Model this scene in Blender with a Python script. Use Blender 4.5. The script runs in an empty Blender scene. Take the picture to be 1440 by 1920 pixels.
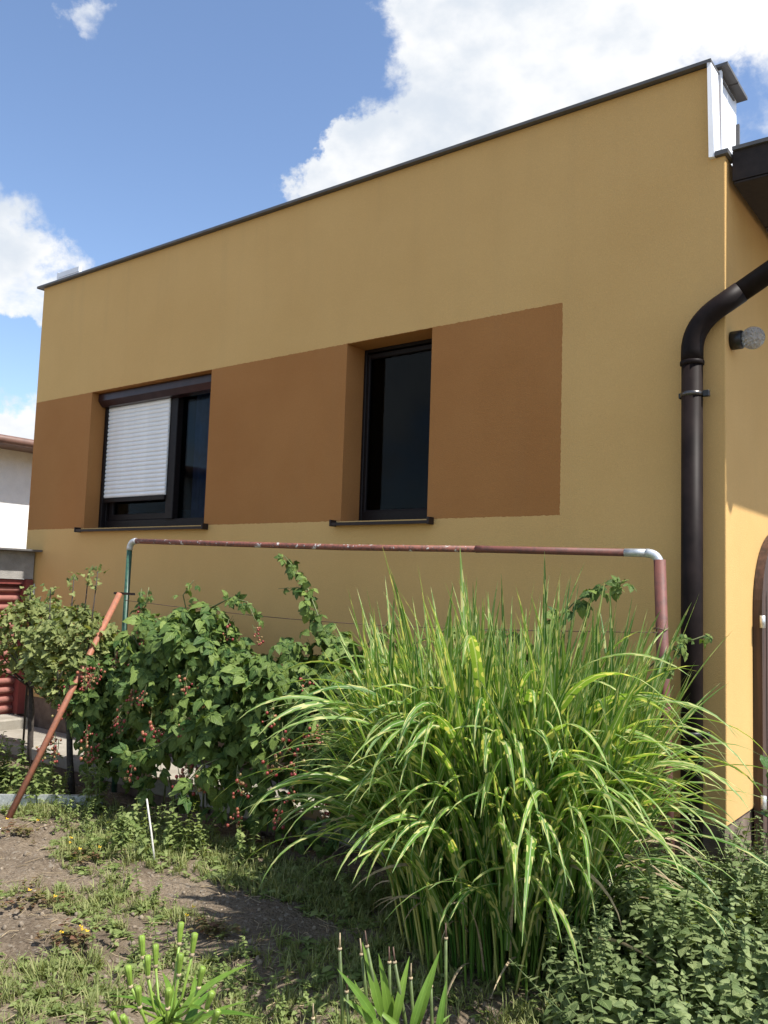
import bpy, math, random
import numpy as np
from mathutils import Vector, Matrix, noise as mnoise

random.seed(7); RNG = np.random.default_rng(7)
SC = bpy.context.scene
COL = SC.collection

# ------------------------------------------------------------------ camera
CAM = np.array([1.118, -4.033, 1.352])
cr = Vector((0.79597, 0.60444, 0.03292)); cu = Vector((0.02759, -0.09056, 0.99551)); cd = Vector((-0.60470, 0.79149, 0.08876))
camd = bpy.data.cameras.new('camera'); cam = bpy.data.objects.new('camera', camd); COL.objects.link(cam)
camd.sensor_fit = 'VERTICAL'; camd.sensor_height = 24; camd.sensor_width = 18; camd.lens = 24 * 1604 / 1920
camd.clip_start = 0.05; camd.clip_end = 2000
cam.matrix_world = Matrix(((cr.x, cu.x, -cd.x, CAM[0]), (cr.y, cu.y, -cd.y, CAM[1]), (cr.z, cu.z, -cd.z, CAM[2]), (0, 0, 0, 1)))
SC.camera = cam

# ------------------------------------------------------------------ light
SUN = Vector((0.645, 0.026, 1.0)).normalized()          # direction towards the sun
sund = bpy.data.lights.new('sun', 'SUN'); sund.energy = 4.2; sund.angle = math.radians(0.53); sund.color = (1.0, 0.955, 0.89)
sun = bpy.data.objects.new('sun', sund); COL.objects.link(sun)
sun.rotation_euler = SUN.to_track_quat('Z', 'Y').to_euler(); sun.location = (6, 1, 10)
SC.view_settings.view_transform = 'Standard'; SC.view_settings.look = 'None'
SC.view_settings.gamma = 1.0; SC.view_settings.exposure = 0.85

# ------------------------------------------------------------------ world: sky with cumulus clouds
W = bpy.data.worlds.new('World'); SC.world = W; W.use_nodes = True
nt = W.node_tree; nt.nodes.clear()
def N(tree, typ, **kw):
    n = tree.nodes.new(typ)
    for k, v in kw.items():
        if k.startswith('i_'):
            n.inputs[k[2:].replace('_', ' ')].default_value = v
        else: setattr(n, k, v)
    return n
def L(tree, a, b): tree.links.new(a, b)
def mth(tree, op, a, b=None, clamp=False):
    n = tree.nodes.new('ShaderNodeMath'); n.operation = op; n.use_clamp = clamp
    for i, v in enumerate((a, b)):
        if v is None: continue
        if isinstance(v, (int, float)): n.inputs[i].default_value = v
        else: tree.links.new(v, n.inputs[i])
    return n.outputs[0]
def mrange(tree, v, a, b, c=0.0, d=1.0, smooth=True):
    n = tree.nodes.new('ShaderNodeMapRange'); n.interpolation_type = 'SMOOTHSTEP' if smooth else 'LINEAR'
    tree.links.new(v, n.inputs[0])
    for i, x in enumerate((a, b, c, d)): n.inputs[i + 1].default_value = x
    return n.outputs[0]
def mixc(tree, f, a, b, mode='MIX'):
    n = tree.nodes.new('ShaderNodeMix'); n.data_type = 'RGBA'; n.blend_type = mode; n.clamp_factor = True
    for s, v in ((n.inputs[0], f), (n.inputs[6], a), (n.inputs[7], b)):
        if isinstance(v, (int, float)): s.default_value = v
        elif isinstance(v, (tuple, list)): s.default_value = (*v, 1.0) if len(v) == 3 else v
        else: tree.links.new(v, s)
    return n.outputs[2]

sky = N(nt, 'ShaderNodeTexSky', sky_type='NISHITA', sun_disc=False)
sky.sun_elevation = math.asin(SUN.z); sky.sun_rotation = math.atan2(SUN.x, SUN.y)
sky.air_density = 1.0; sky.dust_density = 0.6; sky.ozone_density = 1.0; sky.altitude = 150
tc = N(nt, 'ShaderNodeTexCoord')
wn = N(nt, 'ShaderNodeTexNoise', i_Scale=11.0, i_Detail=7.0, i_Roughness=0.62); L(nt, tc.outputs['Generated'], wn.inputs['Vector'])
wv1 = N(nt, 'ShaderNodeVectorMath', operation='SUBTRACT'); L(nt, wn.outputs['Color'], wv1.inputs[0]); wv1.inputs[1].default_value = (0.5, 0.5, 0.5)
wv2 = N(nt, 'ShaderNodeVectorMath', operation='SCALE'); L(nt, wv1.outputs[0], wv2.inputs[0]); wv2.inputs['Scale'].default_value = 0.17
wv3 = N(nt, 'ShaderNodeVectorMath', operation='ADD'); L(nt, tc.outputs['Generated'], wv3.inputs[0]); L(nt, wv2.outputs[0], wv3.inputs[1])
wdir = N(nt, 'ShaderNodeVectorMath', operation='NORMALIZE'); L(nt, wv3.outputs[0], wdir.inputs[0])
mp = N(nt, 'ShaderNodeMapping'); mp.inputs['Scale'].default_value = (1, 1, 1.5); L(nt, tc.outputs['Generated'], mp.inputs['Vector'])
n1 = N(nt, 'ShaderNodeTexNoise', i_Scale=6.2, i_Detail=12.0, i_Roughness=0.60, i_Distortion=0.25); L(nt, mp.outputs[0], n1.inputs['Vector'])
n2 = N(nt, 'ShaderNodeTexNoise', i_Scale=2.1, i_Detail=5.0, i_Roughness=0.6); L(nt, mp.outputs[0], n2.inputs['Vector'])
dens = mth(nt, 'ADD', mth(nt, 'MULTIPLY', n1.outputs[0], 1.25), mth(nt, 'MULTIPLY', n2.outputs[0], 0.28))
# cumulus banks and clear gaps, as directions on the sky dome: (direction, angular radius in degrees, weight)
BANKS = [((-0.300, 0.775, 0.560), 15, 0.28), ((-0.400, 0.740, 0.530), 11, 0.20), ((-0.500, 0.690, 0.520), 7, 0.16), ((-0.540, 0.700, 0.468), 6, 0.22), ((-0.606, 0.660, 0.440), 4.2, 0.34), ((-0.570, 0.685, 0.450), 4.2, 0.26),
         ((-0.860, 0.430, 0.300), 9, 0.34), ((-0.865, 0.480, 0.150), 6, 0.32), ((-0.10, 0.88, 0.42), 9, 0.2), ((-0.708, 0.455, 0.540), 2.6, 0.30),
         ((-0.858, 0.468, 0.222), 3.4, -0.48), ((-0.700, 0.540, 0.470), 13, -0.34), ((-0.620, 0.560, 0.560), 11, -0.22), ((-0.203, 0.852, 0.476), 4.0, -0.27),
         ((-0.720, 0.590, 0.370), 7, -0.20), ((-0.79, 0.44, 0.42), 7, -0.20),
         ((0.2, 0.7, 0.6), 20, 0.2), ((0.6, -0.5, 0.5), 22, 0.2), ((-0.5, -0.7, 0.4), 24, 0.22), ((0.0, -0.9, 0.3), 16, 0.2), ((-0.9, -0.2, 0.35), 14, 0.2)]
for dvec, rad, wgt in BANKS:
    dv = Vector(dvec).normalized()
    vm = N(nt, 'ShaderNodeVectorMath', operation='DOT_PRODUCT'); L(nt, wdir.outputs[0], vm.inputs[0]); vm.inputs[1].default_value = dv
    dens = mth(nt, 'ADD', dens, mrange(nt, vm.outputs['Value'], math.cos(math.radians(rad)), 1.0, 0.0, wgt))
mask = mrange(nt, dens, 0.775, 1.04)
n3 = N(nt, 'ShaderNodeTexNoise', i_Scale=7.0, i_Detail=6.0, i_Roughness=0.55); L(nt, mp.outputs[0], n3.inputs['Vector'])
grey = mrange(nt, mth(nt, 'ADD', n3.outputs[0], mth(nt, 'MULTIPLY', dens, 0.12)), 0.52, 0.78)
CLOUD = 5.4
cloudc = mixc(nt, grey, (CLOUD, CLOUD * 1.0, CLOUD * 1.0), (CLOUD * 0.70, CLOUD * 0.76, CLOUD * 0.84))
skyc = mixc(nt, 1.0, sky.outputs[0], (1.02, 1.04, 1.10), 'MULTIPLY')
skymix = mixc(nt, mask, skyc, cloudc)
bg = N(nt, 'ShaderNodeBackground', i_Strength=0.11); L(nt, skymix, bg.inputs[0])
wo = N(nt, 'ShaderNodeOutputWorld'); L(nt, bg.outputs[0], wo.inputs[0])

# ------------------------------------------------------------------ mesh helpers
class MB:
    """collects geometry for one mesh, in world coordinates"""
    def __init__(s): s.v = []; s.f = []; s.uv = []; s.smooth = False
    def add(s, v, f, uv=None):
        o = len(s.v); s.v += [tuple(p) for p in v]; s.f += [tuple(i + o for i in q) for q in f]
        s.uv += [tuple(q) for q in uv] if uv is not None else [(0, 0)] * len(v)
        return s
    def box(s, x0, x1, y0, y1, z0, z1, bev=0.0):
        if bev <= 0:
            v = [(x0, y0, z0), (x1, y0, z0), (x1, y1, z0), (x0, y1, z0), (x0, y0, z1), (x1, y0, z1), (x1, y1, z1), (x0, y1, z1)]
            return s.add(v, [(0, 3, 2, 1), (4, 5, 6, 7), (0, 1, 5, 4), (1, 2, 6, 5), (2, 3, 7, 6), (3, 0, 4, 7)])
        b = bev; v = []; idx = {}
        for ix in (0, 1):
            for iy in (0, 1):
                for iz in (0, 1):
                    X = (x0, x1)[ix]; Y = (y0, y1)[iy]; Z = (z0, z1)[iz]
                    sx = 1 - 2 * ix; sy = 1 - 2 * iy; sz = 1 - 2 * iz
                    for a, p in enumerate(((X, Y + sy * b, Z + sz * b), (X + sx * b, Y, Z + sz * b), (X + sx * b, Y + sy * b, Z))):
                        idx[(ix, iy, iz, a)] = len(v); v.append(p)
        f = []
        for a in range(3):
            o = [k for k in range(3) if k != a]
            for e in (0, 1):
                q = []
                for (i, j) in ((0, 0), (1, 0), (1, 1), (0, 1)):
                    c = [0, 0, 0]; c[a] = e; c[o[0]] = i; c[o[1]] = j; q.append(idx[(*c, a)])
                f.append(tuple(q) if (e == 1) ^ (a == 1) else tuple(q[::-1]))
        for a in range(3):
            o = [k for k in range(3) if k != a]
            for i in (0, 1):
                for j in (0, 1):
                    c0 = [0, 0, 0]; c0[o[0]] = i; c0[o[1]] = j; c1 = list(c0); c1[a] = 1
                    f.append((idx[(*c0, o[0])], idx[(*c1, o[0])], idx[(*c1, o[1])], idx[(*c0, o[1])]))
        for ix in (0, 1):
            for iy in (0, 1):
                for iz in (0, 1): f.append(tuple(idx[(ix, iy, iz, a)] for a in range(3)))
        return s.add(v, f)
    def tube(s, path, r, seg=10, cap=True):
        P = [Vector(p) for p in path]; n = len(P); R = r if isinstance(r, (list, tuple)) else [r] * n
        v = []; f = []; uv = []
        t0 = (P[1] - P[0]).normalized(); a = t0.orthogonal().normalized(); ln = 0
        for i in range(n):
            t = (P[min(i + 1, n - 1)] - P[max(i - 1, 0)]).normalized()
            a = (a - t * a.dot(t)).normalized(); b = t.cross(a)
            if i: ln += (P[i] - P[i - 1]).length
            for k in range(seg):
                w = 2 * math.pi * k / seg; v.append(P[i] + (a * math.cos(w) + b * math.sin(w)) * R[i]); uv.append((k / seg, ln))
        for i in range(n - 1):
            for k in range(seg):
                k2 = (k + 1) % seg; f.append((i * seg + k, i * seg + k2, (i + 1) * seg + k2, (i + 1) * seg + k))
        if cap: f += [tuple(range(seg))[::-1], tuple((n - 1) * seg + k for k in range(seg))]
        s.smooth = True
        return s.add(v, f, uv)
    def lathe(s, prof, origin, axis=(0, 0, 1), seg=20):
        ax = Vector(axis).normalized(); a = ax.orthogonal().normalized(); b = ax.cross(a); o = Vector(origin); v = []; f = []
        for r, h in prof:
            for k in range(seg):
                w = 2 * math.pi * k / seg; v.append(o + ax * h + (a * math.cos(w) + b * math.sin(w)) * r)
        for i in range(len(prof) - 1):
            for k in range(seg):
                k2 = (k + 1) % seg; f.append((i * seg + k, i * seg + k2, (i + 1) * seg + k2, (i + 1) * seg + k))
        f += [tuple(range(seg))[::-1], tuple((len(prof) - 1) * seg + k for k in range(seg))]
        s.smooth = True
        return s.add(v, f)

def fast_mesh(name, V, F, UV=None, smooth=True):
    """numpy arrays: V (n,3), F (m,3) triangles, UV (n,2)"""
    me = bpy.data.meshes.new(name); V = np.asarray(V, np.float32); F = np.asarray(F, np.int32)
    me.vertices.add(len(V)); me.vertices.foreach_set('co', V.ravel())
    me.loops.add(F.size); me.loops.foreach_set('vertex_index', F.ravel())
    me.polygons.add(len(F)); me.polygons.foreach_set('loop_start', np.arange(0, F.size, 3, dtype=np.int32))
    if UV is not None:
        l = me.uv_layers.new(name='UVMap'); l.data.foreach_set('uv', np.asarray(UV, np.float32)[F.ravel()].ravel())
    me.update(calc_edges=True); me.validate()
    if smooth: me.polygons.foreach_set('use_smooth', np.ones(len(F), dtype=bool))
    return me

def root_loc(p):
    l = Vector((0, 0, 0))
    while p is not None: l = l + p.location; p = p.parent
    return l
def obj(name, mb, mat, parent=None, kind=None, autosm=True):
    o = Vector((0, 0, 0)) if parent is None else root_loc(parent)
    me = bpy.data.meshes.new(name)
    me.from_pydata([(p[0] - o.x, p[1] - o.y, p[2] - o.z) for p in mb.v], [], mb.f)
    if any(u != (0, 0) for u in mb.uv):
        l = me.uv_layers.new(name='UVMap')
        for lp in me.loops: l.data[lp.index].uv = mb.uv[lp.vertex_index]
    me.update(); me.validate()
    if mb.smooth:
        me.polygons.foreach_set('use_smooth', [len(p.vertices) == 4 for p in me.polygons])
    me.materials.append(mat)
    ob = bpy.data.objects.new(name, me); COL.objects.link(ob); ob.parent = parent
    if kind: ob['kind'] = kind
    return ob
def link_mesh(name, me, parent=None, mat=None, matrix=None, kind=None):
    if mat is not None and not me.materials: me.materials.append(mat)
    ob = bpy.data.objects.new(name, me); COL.objects.link(ob); ob.parent = parent
    if matrix is not None: ob.matrix_basis = matrix
    if kind: ob['kind'] = kind
    return ob
def tag(o, label, cat, group=None):
    o['label'] = label; o['category'] = cat
    if group: o['group'] = group
    return o
def thing(name, label, cat, loc, group=None):
    o = bpy.data.objects.new(name, None); COL.objects.link(o); o.location = loc; o.empty_display_size = 0.1
    return tag(o, label, cat, group)

# ------------------------------------------------------------------ materials
def newmat(name):
    m = bpy.data.materials.new(name); m.use_nodes = True; t = m.node_tree; b = t.nodes['Principled BSDF']
    return m, t, b
def simple(name, col, rough=0.6, metal=0.0, nscale=30.0, var=0.25, bump=0.0, bscale=120.0, spec=0.5):
    m, t, b = newmat(name); g = N(t, 'ShaderNodeTexCoord')
    nz = N(t, 'ShaderNodeTexNoise', i_Scale=nscale, i_Detail=5.0, i_Roughness=0.6); L(t, g.outputs['Object'], nz.inputs['Vector'])
    c = mixc(t, mrange(t, nz.outputs[0], 0.25, 0.75), tuple(x * (1 - var) for x in col), tuple(min(1, x * (1 + var)) for x in col))
    L(t, c, b.inputs['Base Color']); b.inputs['Roughness'].default_value = rough; b.inputs['Metallic'].default_value = metal
    b.inputs['Specular IOR Level'].default_value = spec
    if bump:
        n2 = N(t, 'ShaderNodeTexNoise', i_Scale=bscale, i_Detail=3.0); L(t, g.outputs['Object'], n2.inputs['Vector'])
        bp = N(t, 'ShaderNodeBump', i_Strength=bump, i_Distance=0.004); L(t, n2.outputs[0], bp.inputs['Height']); L(t, bp.outputs[0], b.inputs['Normal'])
    return m

# geometry of the house front (metres)
XL, XP, XB = -5.861, -0.066, -0.825
A0, A1, B0, B1 = -5.025, -3.565, -2.298, -1.652
ZT, Z2, Z3, ZC, ZP, ZG = 3.916, 2.879, 1.756, 3.446, 0.356, 0.12

def stucco():
    m, t, b = newmat('ochre_and_brown_render')
    g = N(t, 'ShaderNodeNewGeometry'); sp = N(t, 'ShaderNodeSeparateXYZ'); L(t, g.outputs['Position'], sp.inputs[0])
    wob = N(t, 'ShaderNodeTexNoise', i_Scale=55.0, i_Detail=2.0); L(t, g.outputs['Position'], wob.inputs['Vector'])
    w = mth(t, 'MULTIPLY', mth(t, 'SUBTRACT', wob.outputs[0], 0.5), 0.012)
    X = mth(t, 'ADD', sp.outputs[0], w); Z = mth(t, 'ADD', sp.outputs[2], w)
    k = mth(t, 'MULTIPLY', mth(t, 'LESS_THAN', X, XB), mth(t, 'MULTIPLY', mth(t, 'LESS_THAN', Z, mth(t, 'ADD', Z2 + 0.001, mth(t, 'MULTIPLY', mth(t, 'GREATER_THAN', sp.outputs[1], 0.004), 0.03))), mth(t, 'GREATER_THAN', Z, mth(t, 'SUBTRACT', Z3, mth(t, 'MULTIPLY', mth(t, 'GREATER_THAN', sp.outputs[1], 0.004), 0.03)))))
    k = mth(t, 'MULTIPLY', k, mth(t, 'LESS_THAN', sp.outputs[1], 0.4))
    big = N(t, 'ShaderNodeTexNoise', i_Scale=1.3, i_Detail=6.0, i_Roughness=0.62); L(t, g.outputs['Position'], big.inputs['Vector'])
    mp = N(t, 'ShaderNodeMapping'); mp.inputs['Scale'].default_value = (7, 7, 0.6); L(t, g.outputs['Position'], mp.inputs[0])
    stk = N(t, 'ShaderNodeTexNoise', i_Scale=1.0, i_Detail=4.0); L(t, mp.outputs[0], stk.inputs['Vector'])
    gr = N(t, 'ShaderNodeTexVoronoi', i_Scale=330.0); L(t, g.outputs['Position'], gr.inputs['Vector'])
    gr2 = N(t, 'ShaderNodeTexNoise', i_Scale=190.0, i_Detail=3.0, i_Roughness=0.7); L(t, g.outputs['Position'], gr2.inputs['Vector'])
    oc = mixc(t, mrange(t, big.outputs[0], 0.3, 0.7), (0.680, 0.430, 0.164), (0.720, 0.464, 0.182))
    br = mixc(t, mrange(t, big.outputs[0], 0.3, 0.7), (0.405, 0.182, 0.058), (0.445, 0.208, 0.069))
    c = mixc(t, k, oc, br)
    c = mixc(t, mrange(t, stk.outputs[0], 0.45, 0.8, 0.0, 0.05), c, (0.33, 0.24, 0.13))
    c = mixc(t, mrange(t, gr2.outputs[0], 0.35, 0.65, 0.0, 0.22), c, mixc(t, 1.0, c, (0.62, 0.6, 0.58), 'MULTIPLY'))
    gr3 = N(t, 'ShaderNodeTexNoise', i_Scale=62.0, i_Detail=4.0, i_Roughness=0.8); L(t, g.outputs['Position'], gr3.inputs['Vector'])
    c = mixc(t, mrange(t, gr3.outputs[0], 0.30, 0.70, 0.0, 0.30), c, mixc(t, 1.0, c, (0.74, 0.73, 0.72), 'MULTIPLY'))
    c = mixc(t, mrange(t, gr3.outputs[0], 0.50, 0.75, 0.0, 0.30), c, mixc(t, 1.0, c, (1.3, 1.3, 1.3), 'MULTIPLY'))
    run = mth(t, 'MULTIPLY', mrange(t, Z, ZT - 0.9, ZT - 0.02), mrange(t, stk.outputs[0], 0.50, 0.72, 0.0, 0.05))
    c = mixc(t, run, c, (0.27, 0.20, 0.12))
    # splash dirt just above the plinth
    d = mth(t, 'MULTIPLY', mrange(t, Z, 0.75, 0.36), mrange(t, big.outputs[0], 0.4, 0.65, 0.0, 0.28))
    c = mixc(t, d, c, (0.23, 0.19, 0.13))
    L(t, c, b.inputs['Base Color']); b.inputs['Roughness'].default_value = 0.93; b.inputs['Specular IOR Level'].default_value = 0.18
    h = mth(t, 'ADD', mth(t, 'MULTIPLY', gr.outputs['Distance'], 0.7), gr2.outputs[0])
    bp = N(t, 'ShaderNodeBump', i_Strength=0.55, i_Distance=0.003); L(t, h, bp.inputs['Height']); L(t, bp.outputs[0], b.inputs['Normal'])
    return m
M = {}
M['stucco'] = stucco()
M['plinth'] = simple('plinth_render', (0.155, 0.115, 0.085), 0.9, nscale=14, var=0.35, bump=0.9, bscale=160)
M['zinc'] = simple('zinc_flashing', (0.115, 0.11, 0.105), 0.55, 0.1, nscale=9, var=0.14, bump=0.05, bscale=20)
M['white_sheet'] = simple('white_sheet_metal', (0.80, 0.82, 0.85), 0.4, 0.0, nscale=6, var=0.06, bump=0.05, bscale=15)
M['dark_brown'] = simple('dark_brown_paint', (0.022, 0.013, 0.011), 0.5, 0.0, nscale=18, var=0.3, spec=0.3)
M['roof_board'] = simple('roof_board_stain', (0.018, 0.012, 0.010), 0.8, nscale=20, var=0.35, bump=0.3, bscale=60)
M['frame'] = simple('window_frame_laminate', (0.010, 0.007, 0.007), 0.5, nscale=40, var=0.3, spec=0.22)
M['shutter_box'] = simple('shutter_box_metal', (0.030, 0.014, 0.016), 0.28, nscale=10, var=0.35, spec=0.35)
M['slat'] = simple('shutter_slat_paint', (0.88, 0.89, 0.88), 0.42, nscale=12, var=0.05)
M['pipe_pvc'] = simple('brown_pvc', (0.014, 0.0095, 0.0085), 0.5, nscale=9, var=0.4, spec=0.10)
M['steel'] = simple('bare_steel', (0.62, 0.60, 0.57), 0.32, 0.9, nscale=30, var=0.2)
M['dark_steel'] = simple('dark_steel', (0.10, 0.095, 0.09), 0.3, 0.8, nscale=30, var=0.2)
M['galv'] = simple('galvanised_steel', (0.56, 0.58, 0.58), 0.45, 0.6, nscale=60, var=0.25)
M['red_paint'] = simple('red_ribbed_sheet', (0.38, 0.165, 0.135), 0.65, nscale=10, var=0.22)
M['red_frame'] = simple('red_frame_paint', (0.20, 0.045, 0.038), 0.6, nscale=10, var=0.25)
M['grey_render'] = simple('grey_render', (0.30, 0.285, 0.26), 0.92, nscale=8, var=0.22, bump=0.7, bscale=130)
M['white_render'] = simple('white_render', (0.80, 0.80, 0.77), 0.9, nscale=6, var=0.06, bump=0.9, bscale=70)
M['roof_brown'] = simple('brown_roof_metal', (0.16, 0.085, 0.06), 0.5, nscale=10, var=0.25)
M['wire'] = simple('rusty_wire', (0.12, 0.07, 0.05), 0.7, nscale=60, var=0.4)
M['black'] = simple('black_plastic', (0.012, 0.012, 0.013), 0.4, nscale=30, var=0.2)
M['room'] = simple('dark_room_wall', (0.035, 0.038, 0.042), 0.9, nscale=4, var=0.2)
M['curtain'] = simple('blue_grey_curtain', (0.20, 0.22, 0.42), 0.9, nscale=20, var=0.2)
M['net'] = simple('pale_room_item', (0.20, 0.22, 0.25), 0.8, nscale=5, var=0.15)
M['green_paint'] = simple('green_post_paint', (0.030, 0.085, 0.055), 0.45, nscale=40, var=0.4)

def rusty(name, base, rust, white=0.0, sc=26.0):
    m, t, b = newmat(name); g = N(t, 'ShaderNodeTexCoord')
    a = N(t, 'ShaderNodeTexNoise', i_Scale=sc, i_Detail=8.0, i_Roughness=0.68); L(t, g.outputs['Object'], a.inputs['Vector'])
    a2 = N(t, 'ShaderNodeTexNoise', i_Scale=sc * 0.35, i_Detail=6.0, i_Roughness=0.6); L(t, g.outputs['Object'], a2.inputs['Vector'])
    c = mixc(t, mrange(t, a.outputs[0], 0.42, 0.62), base, rust)
    if white:
        s = mth(t, 'ADD', a2.outputs[0], mth(t, 'MULTIPLY', a.outputs[0], 0.5))
        c = mixc(t, mrange(t, s, 0.86 - white * 0.1, 0.89 - white * 0.1), c, (0.50, 0.47, 0.44))
    L(t, c, b.inputs['Base Color']); b.inputs['Roughness'].default_value = 0.62
    bp = N(t, 'ShaderNodeBump', i_Strength=0.5, i_Distance=0.002); L(t, a.outputs[0], bp.inputs['Height']); L(t, bp.outputs[0], b.inputs['Normal'])
    return m
M['rail'] = rusty('flaking_red_rail', (0.235, 0.080, 0.052), (0.105, 0.048, 0.036), 0.10, 60)
M['red_post'] = rusty('red_oxide_post', (0.160, 0.055, 0.040), (0.110, 0.044, 0.034), 0.0)
M['rust_pole'] = rusty('rusty_pole', (0.36, 0.135, 0.075), (0.27, 0.115, 0.07), 0.0, 40)

def concrete():
    m, t, b = newmat('weathered_concrete'); g = N(t, 'ShaderNodeNewGeometry')
    a = N(t, 'ShaderNodeTexNoise', i_Scale=3.0, i_Detail=10.0, i_Roughness=0.7); L(t, g.outputs['Position'], a.inputs['Vector'])
    s = N(t, 'ShaderNodeTexNoise', i_Scale=140.0, i_Detail=3.0); L(t, g.outputs['Position'], s.inputs['Vector'])
    r = N(t, 'ShaderNodeNewGeometry')
    c = mixc(t, mrange(t, a.outputs[0], 0.3, 0.7), (0.27, 0.245, 0.20), (0.42, 0.39, 0.33))
    c = mixc(t, mrange(t, s.outputs[0], 0.5, 0.7, 0.0, 0.4), c, (0.2, 0.18, 0.14))
    c = mixc(t, mrange(t, a.outputs[0], 0.56, 0.72, 0.0, 0.6), c, (0.16, 0.165, 0.09))
    L(t, c, b.inputs['Base Color']); b.inputs['Roughness'].default_value = 0.92
    bp = N(t, 'ShaderNodeBump', i_Strength=0.6, i_Distance=0.006); L(t, mth(t, 'ADD', s.outputs[0], a.outputs[0]), bp.inputs['Height']); L(t, bp.outputs[0], b.inputs['Normal'])
    return m
M['concrete'] = concrete()

def soil():
    m, t, b = newmat('dry_garden_soil'); g = N(t, 'ShaderNodeNewGeometry')
    a = N(t, 'ShaderNodeTexNoise', i_Scale=2.6, i_Detail=9.0, i_Roughness=0.66); L(t, g.outputs['Position'], a.inputs['Vector'])
    s = N(t, 'ShaderNodeTexNoise', i_Scale=70.0, i_Detail=6.0, i_Roughness=0.75); L(t, g.outputs['Position'], s.inputs['Vector'])
    v = N(t, 'ShaderNodeTexVoronoi', i_Scale=85.0); L(t, g.outputs['Position'], v.inputs['Vector'])
    c = mixc(t, mrange(t, a.outputs[0], 0.32, 0.68), (0.155, 0.120, 0.084), (0.270, 0.215, 0.153))
    c = mixc(t, mrange(t, s.outputs[0], 0.42, 0.66), c, mixc(t, 1.0, c, (0.55, 0.52, 0.5), 'MULTIPLY'))
    c = mixc(t, mrange(t, v.outputs['Color'], 0.80, 0.86, 0.0, 0.5), c, (0.33, 0.29, 0.23))
    L(t, c, b.inputs['Base Color']); b.inputs['Roughness'].default_value = 0.96; b.inputs['Specular IOR Level'].default_value = 0.15
    h = mth(t, 'ADD', mth(t, 'MULTIPLY', s.outputs[0], 1.0), mth(t, 'MULTIPLY', v.outputs['Distance'], -0.5))
    bp = N(t, 'ShaderNodeBump', i_Strength=0.9, i_Distance=0.012); L(t, h, bp.inputs['Height']); L(t, bp.outputs[0], b.inputs['Normal'])
    return m
M['soil'] = soil()

def leafmat(name, dark, light, trans=0.35, rough=0.42, rib=0.25, vein=True, spec=0.24, tint=(1.3, 1.25, 0.45)):
    m, t, b = newmat(name); g = N(t, 'ShaderNodeNewGeometry'); oi = N(t, 'ShaderNodeObjectInfo'); uv = N(t, 'ShaderNodeUVMap')
    rnd = mth(t, 'FRACT', mth(t, 'ADD', g.outputs['Random Per Island'], mth(t, 'MULTIPLY', oi.outputs['Random'], 7.31)))
    c = mixc(t, rnd, dark, light)
    sp = N(t, 'ShaderNodeSeparateXYZ'); L(t, uv.outputs[0], sp.inputs[0])
    au = mth(t, 'ABSOLUTE', mth(t, 'SUBTRACT', sp.outputs[0], 0.5))
    c = mixc(t, mrange(t, au, 0.05, 0.0, 0.0, rib), c, tuple(min(1, x * 2.4 + 0.03) for x in light))
    nz = N(t, 'ShaderNodeTexNoise', i_Scale=45.0, i_Detail=3.0); L(t, g.outputs['Position'], nz.inputs['Vector'])
    c = mixc(t, mrange(t, nz.outputs[0], 0.35, 0.7, 0.0, 0.35), c, mixc(t, 1.0, c, (0.6, 0.68, 0.55), 'MULTIPLY'))
    L(t, c, b.inputs['Base Color']); b.inputs['Roughness'].default_value = rough; b.inputs['Specular IOR Level'].default_value = spec
    if vein:
        wv = mth(t, 'SINE', mth(t, 'MULTIPLY', mth(t, 'SUBTRACT', sp.outputs[1], mth(t, 'MULTIPLY', au, 0.8)), 46.0))
        bp = N(t, 'ShaderNodeBump', i_Strength=0.35, i_Distance=0.003); L(t, wv, bp.inputs['Height']); L(t, bp.outputs[0], b.inputs['Normal'])
    tr = N(t, 'ShaderNodeBsdfTranslucent'); L(t, mixc(t, 1.0, c, tint, 'MULTIPLY'), tr.inputs[0])
    mx = N(t, 'ShaderNodeMixShader', i_Fac=trans); L(t, b.outputs[0], mx.inputs[1]); L(t, tr.outputs[0], mx.inputs[2])
    L(t, mx.outputs[0], t.nodes['Material Output'].inputs['Surface'])
    return m
M['bramble'] = leafmat('bramble_leaf', (0.042, 0.095, 0.024), (0.195, 0.265, 0.064), 0.22, 0.48)
M['currant'] = leafmat('currant_leaf', (0.110, 0.150, 0.042), (0.310, 0.340, 0.125), 0.30, 0.5)
M['balm'] = leafmat('lemon_balm_leaf', (0.105, 0.155, 0.056), (0.310, 0.370, 0.165), 0.28, 0.55)
M['weed'] = leafmat('weed_leaf', (0.150, 0.210, 0.055), (0.330, 0.390, 0.150), 0.35, 0.5)
M['lily'] = leafmat('lily_leaf', (0.090, 0.185, 0.026), (0.160, 0.260, 0.040), 0.25, 0.4, vein=False)
M['laurel'] = leafmat('glossy_shrub_leaf', (0.030, 0.085, 0.022), (0.075, 0.150, 0.035), 0.18, 0.28)
M['grass'] = leafmat('lawn_weed_grass', (0.150, 0.190, 0.055), (0.360, 0.370, 0.160), 0.30, 0.6, rib=0.1, vein=False)
M['oxalis'] = leafmat('purple_oxalis_leaf', (0.180, 0.085, 0.055), (0.200, 0.210, 0.080), 0.3, 0.6, vein=False)
M['dry'] = simple('dry_straw', (0.36, 0.28, 0.17), 0.85, nscale=60, var=0.4)
M['bark'] = simple('dark_bark', (0.055, 0.045, 0.038), 0.9, nscale=40, var=0.45, bump=0.9, bscale=90)
M['cane'] = simple('green_cane', (0.130, 0.150, 0.055), 0.6, nscale=40, var=0.35)
M['petal'] = simple('yellow_petal', (0.85, 0.55, 0.03), 0.6, nscale=20, var=0.1)
M['stick'] = simple('pale_stick', (0.52, 0.50, 0.46), 0.7, nscale=40, var=0.25)
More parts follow.
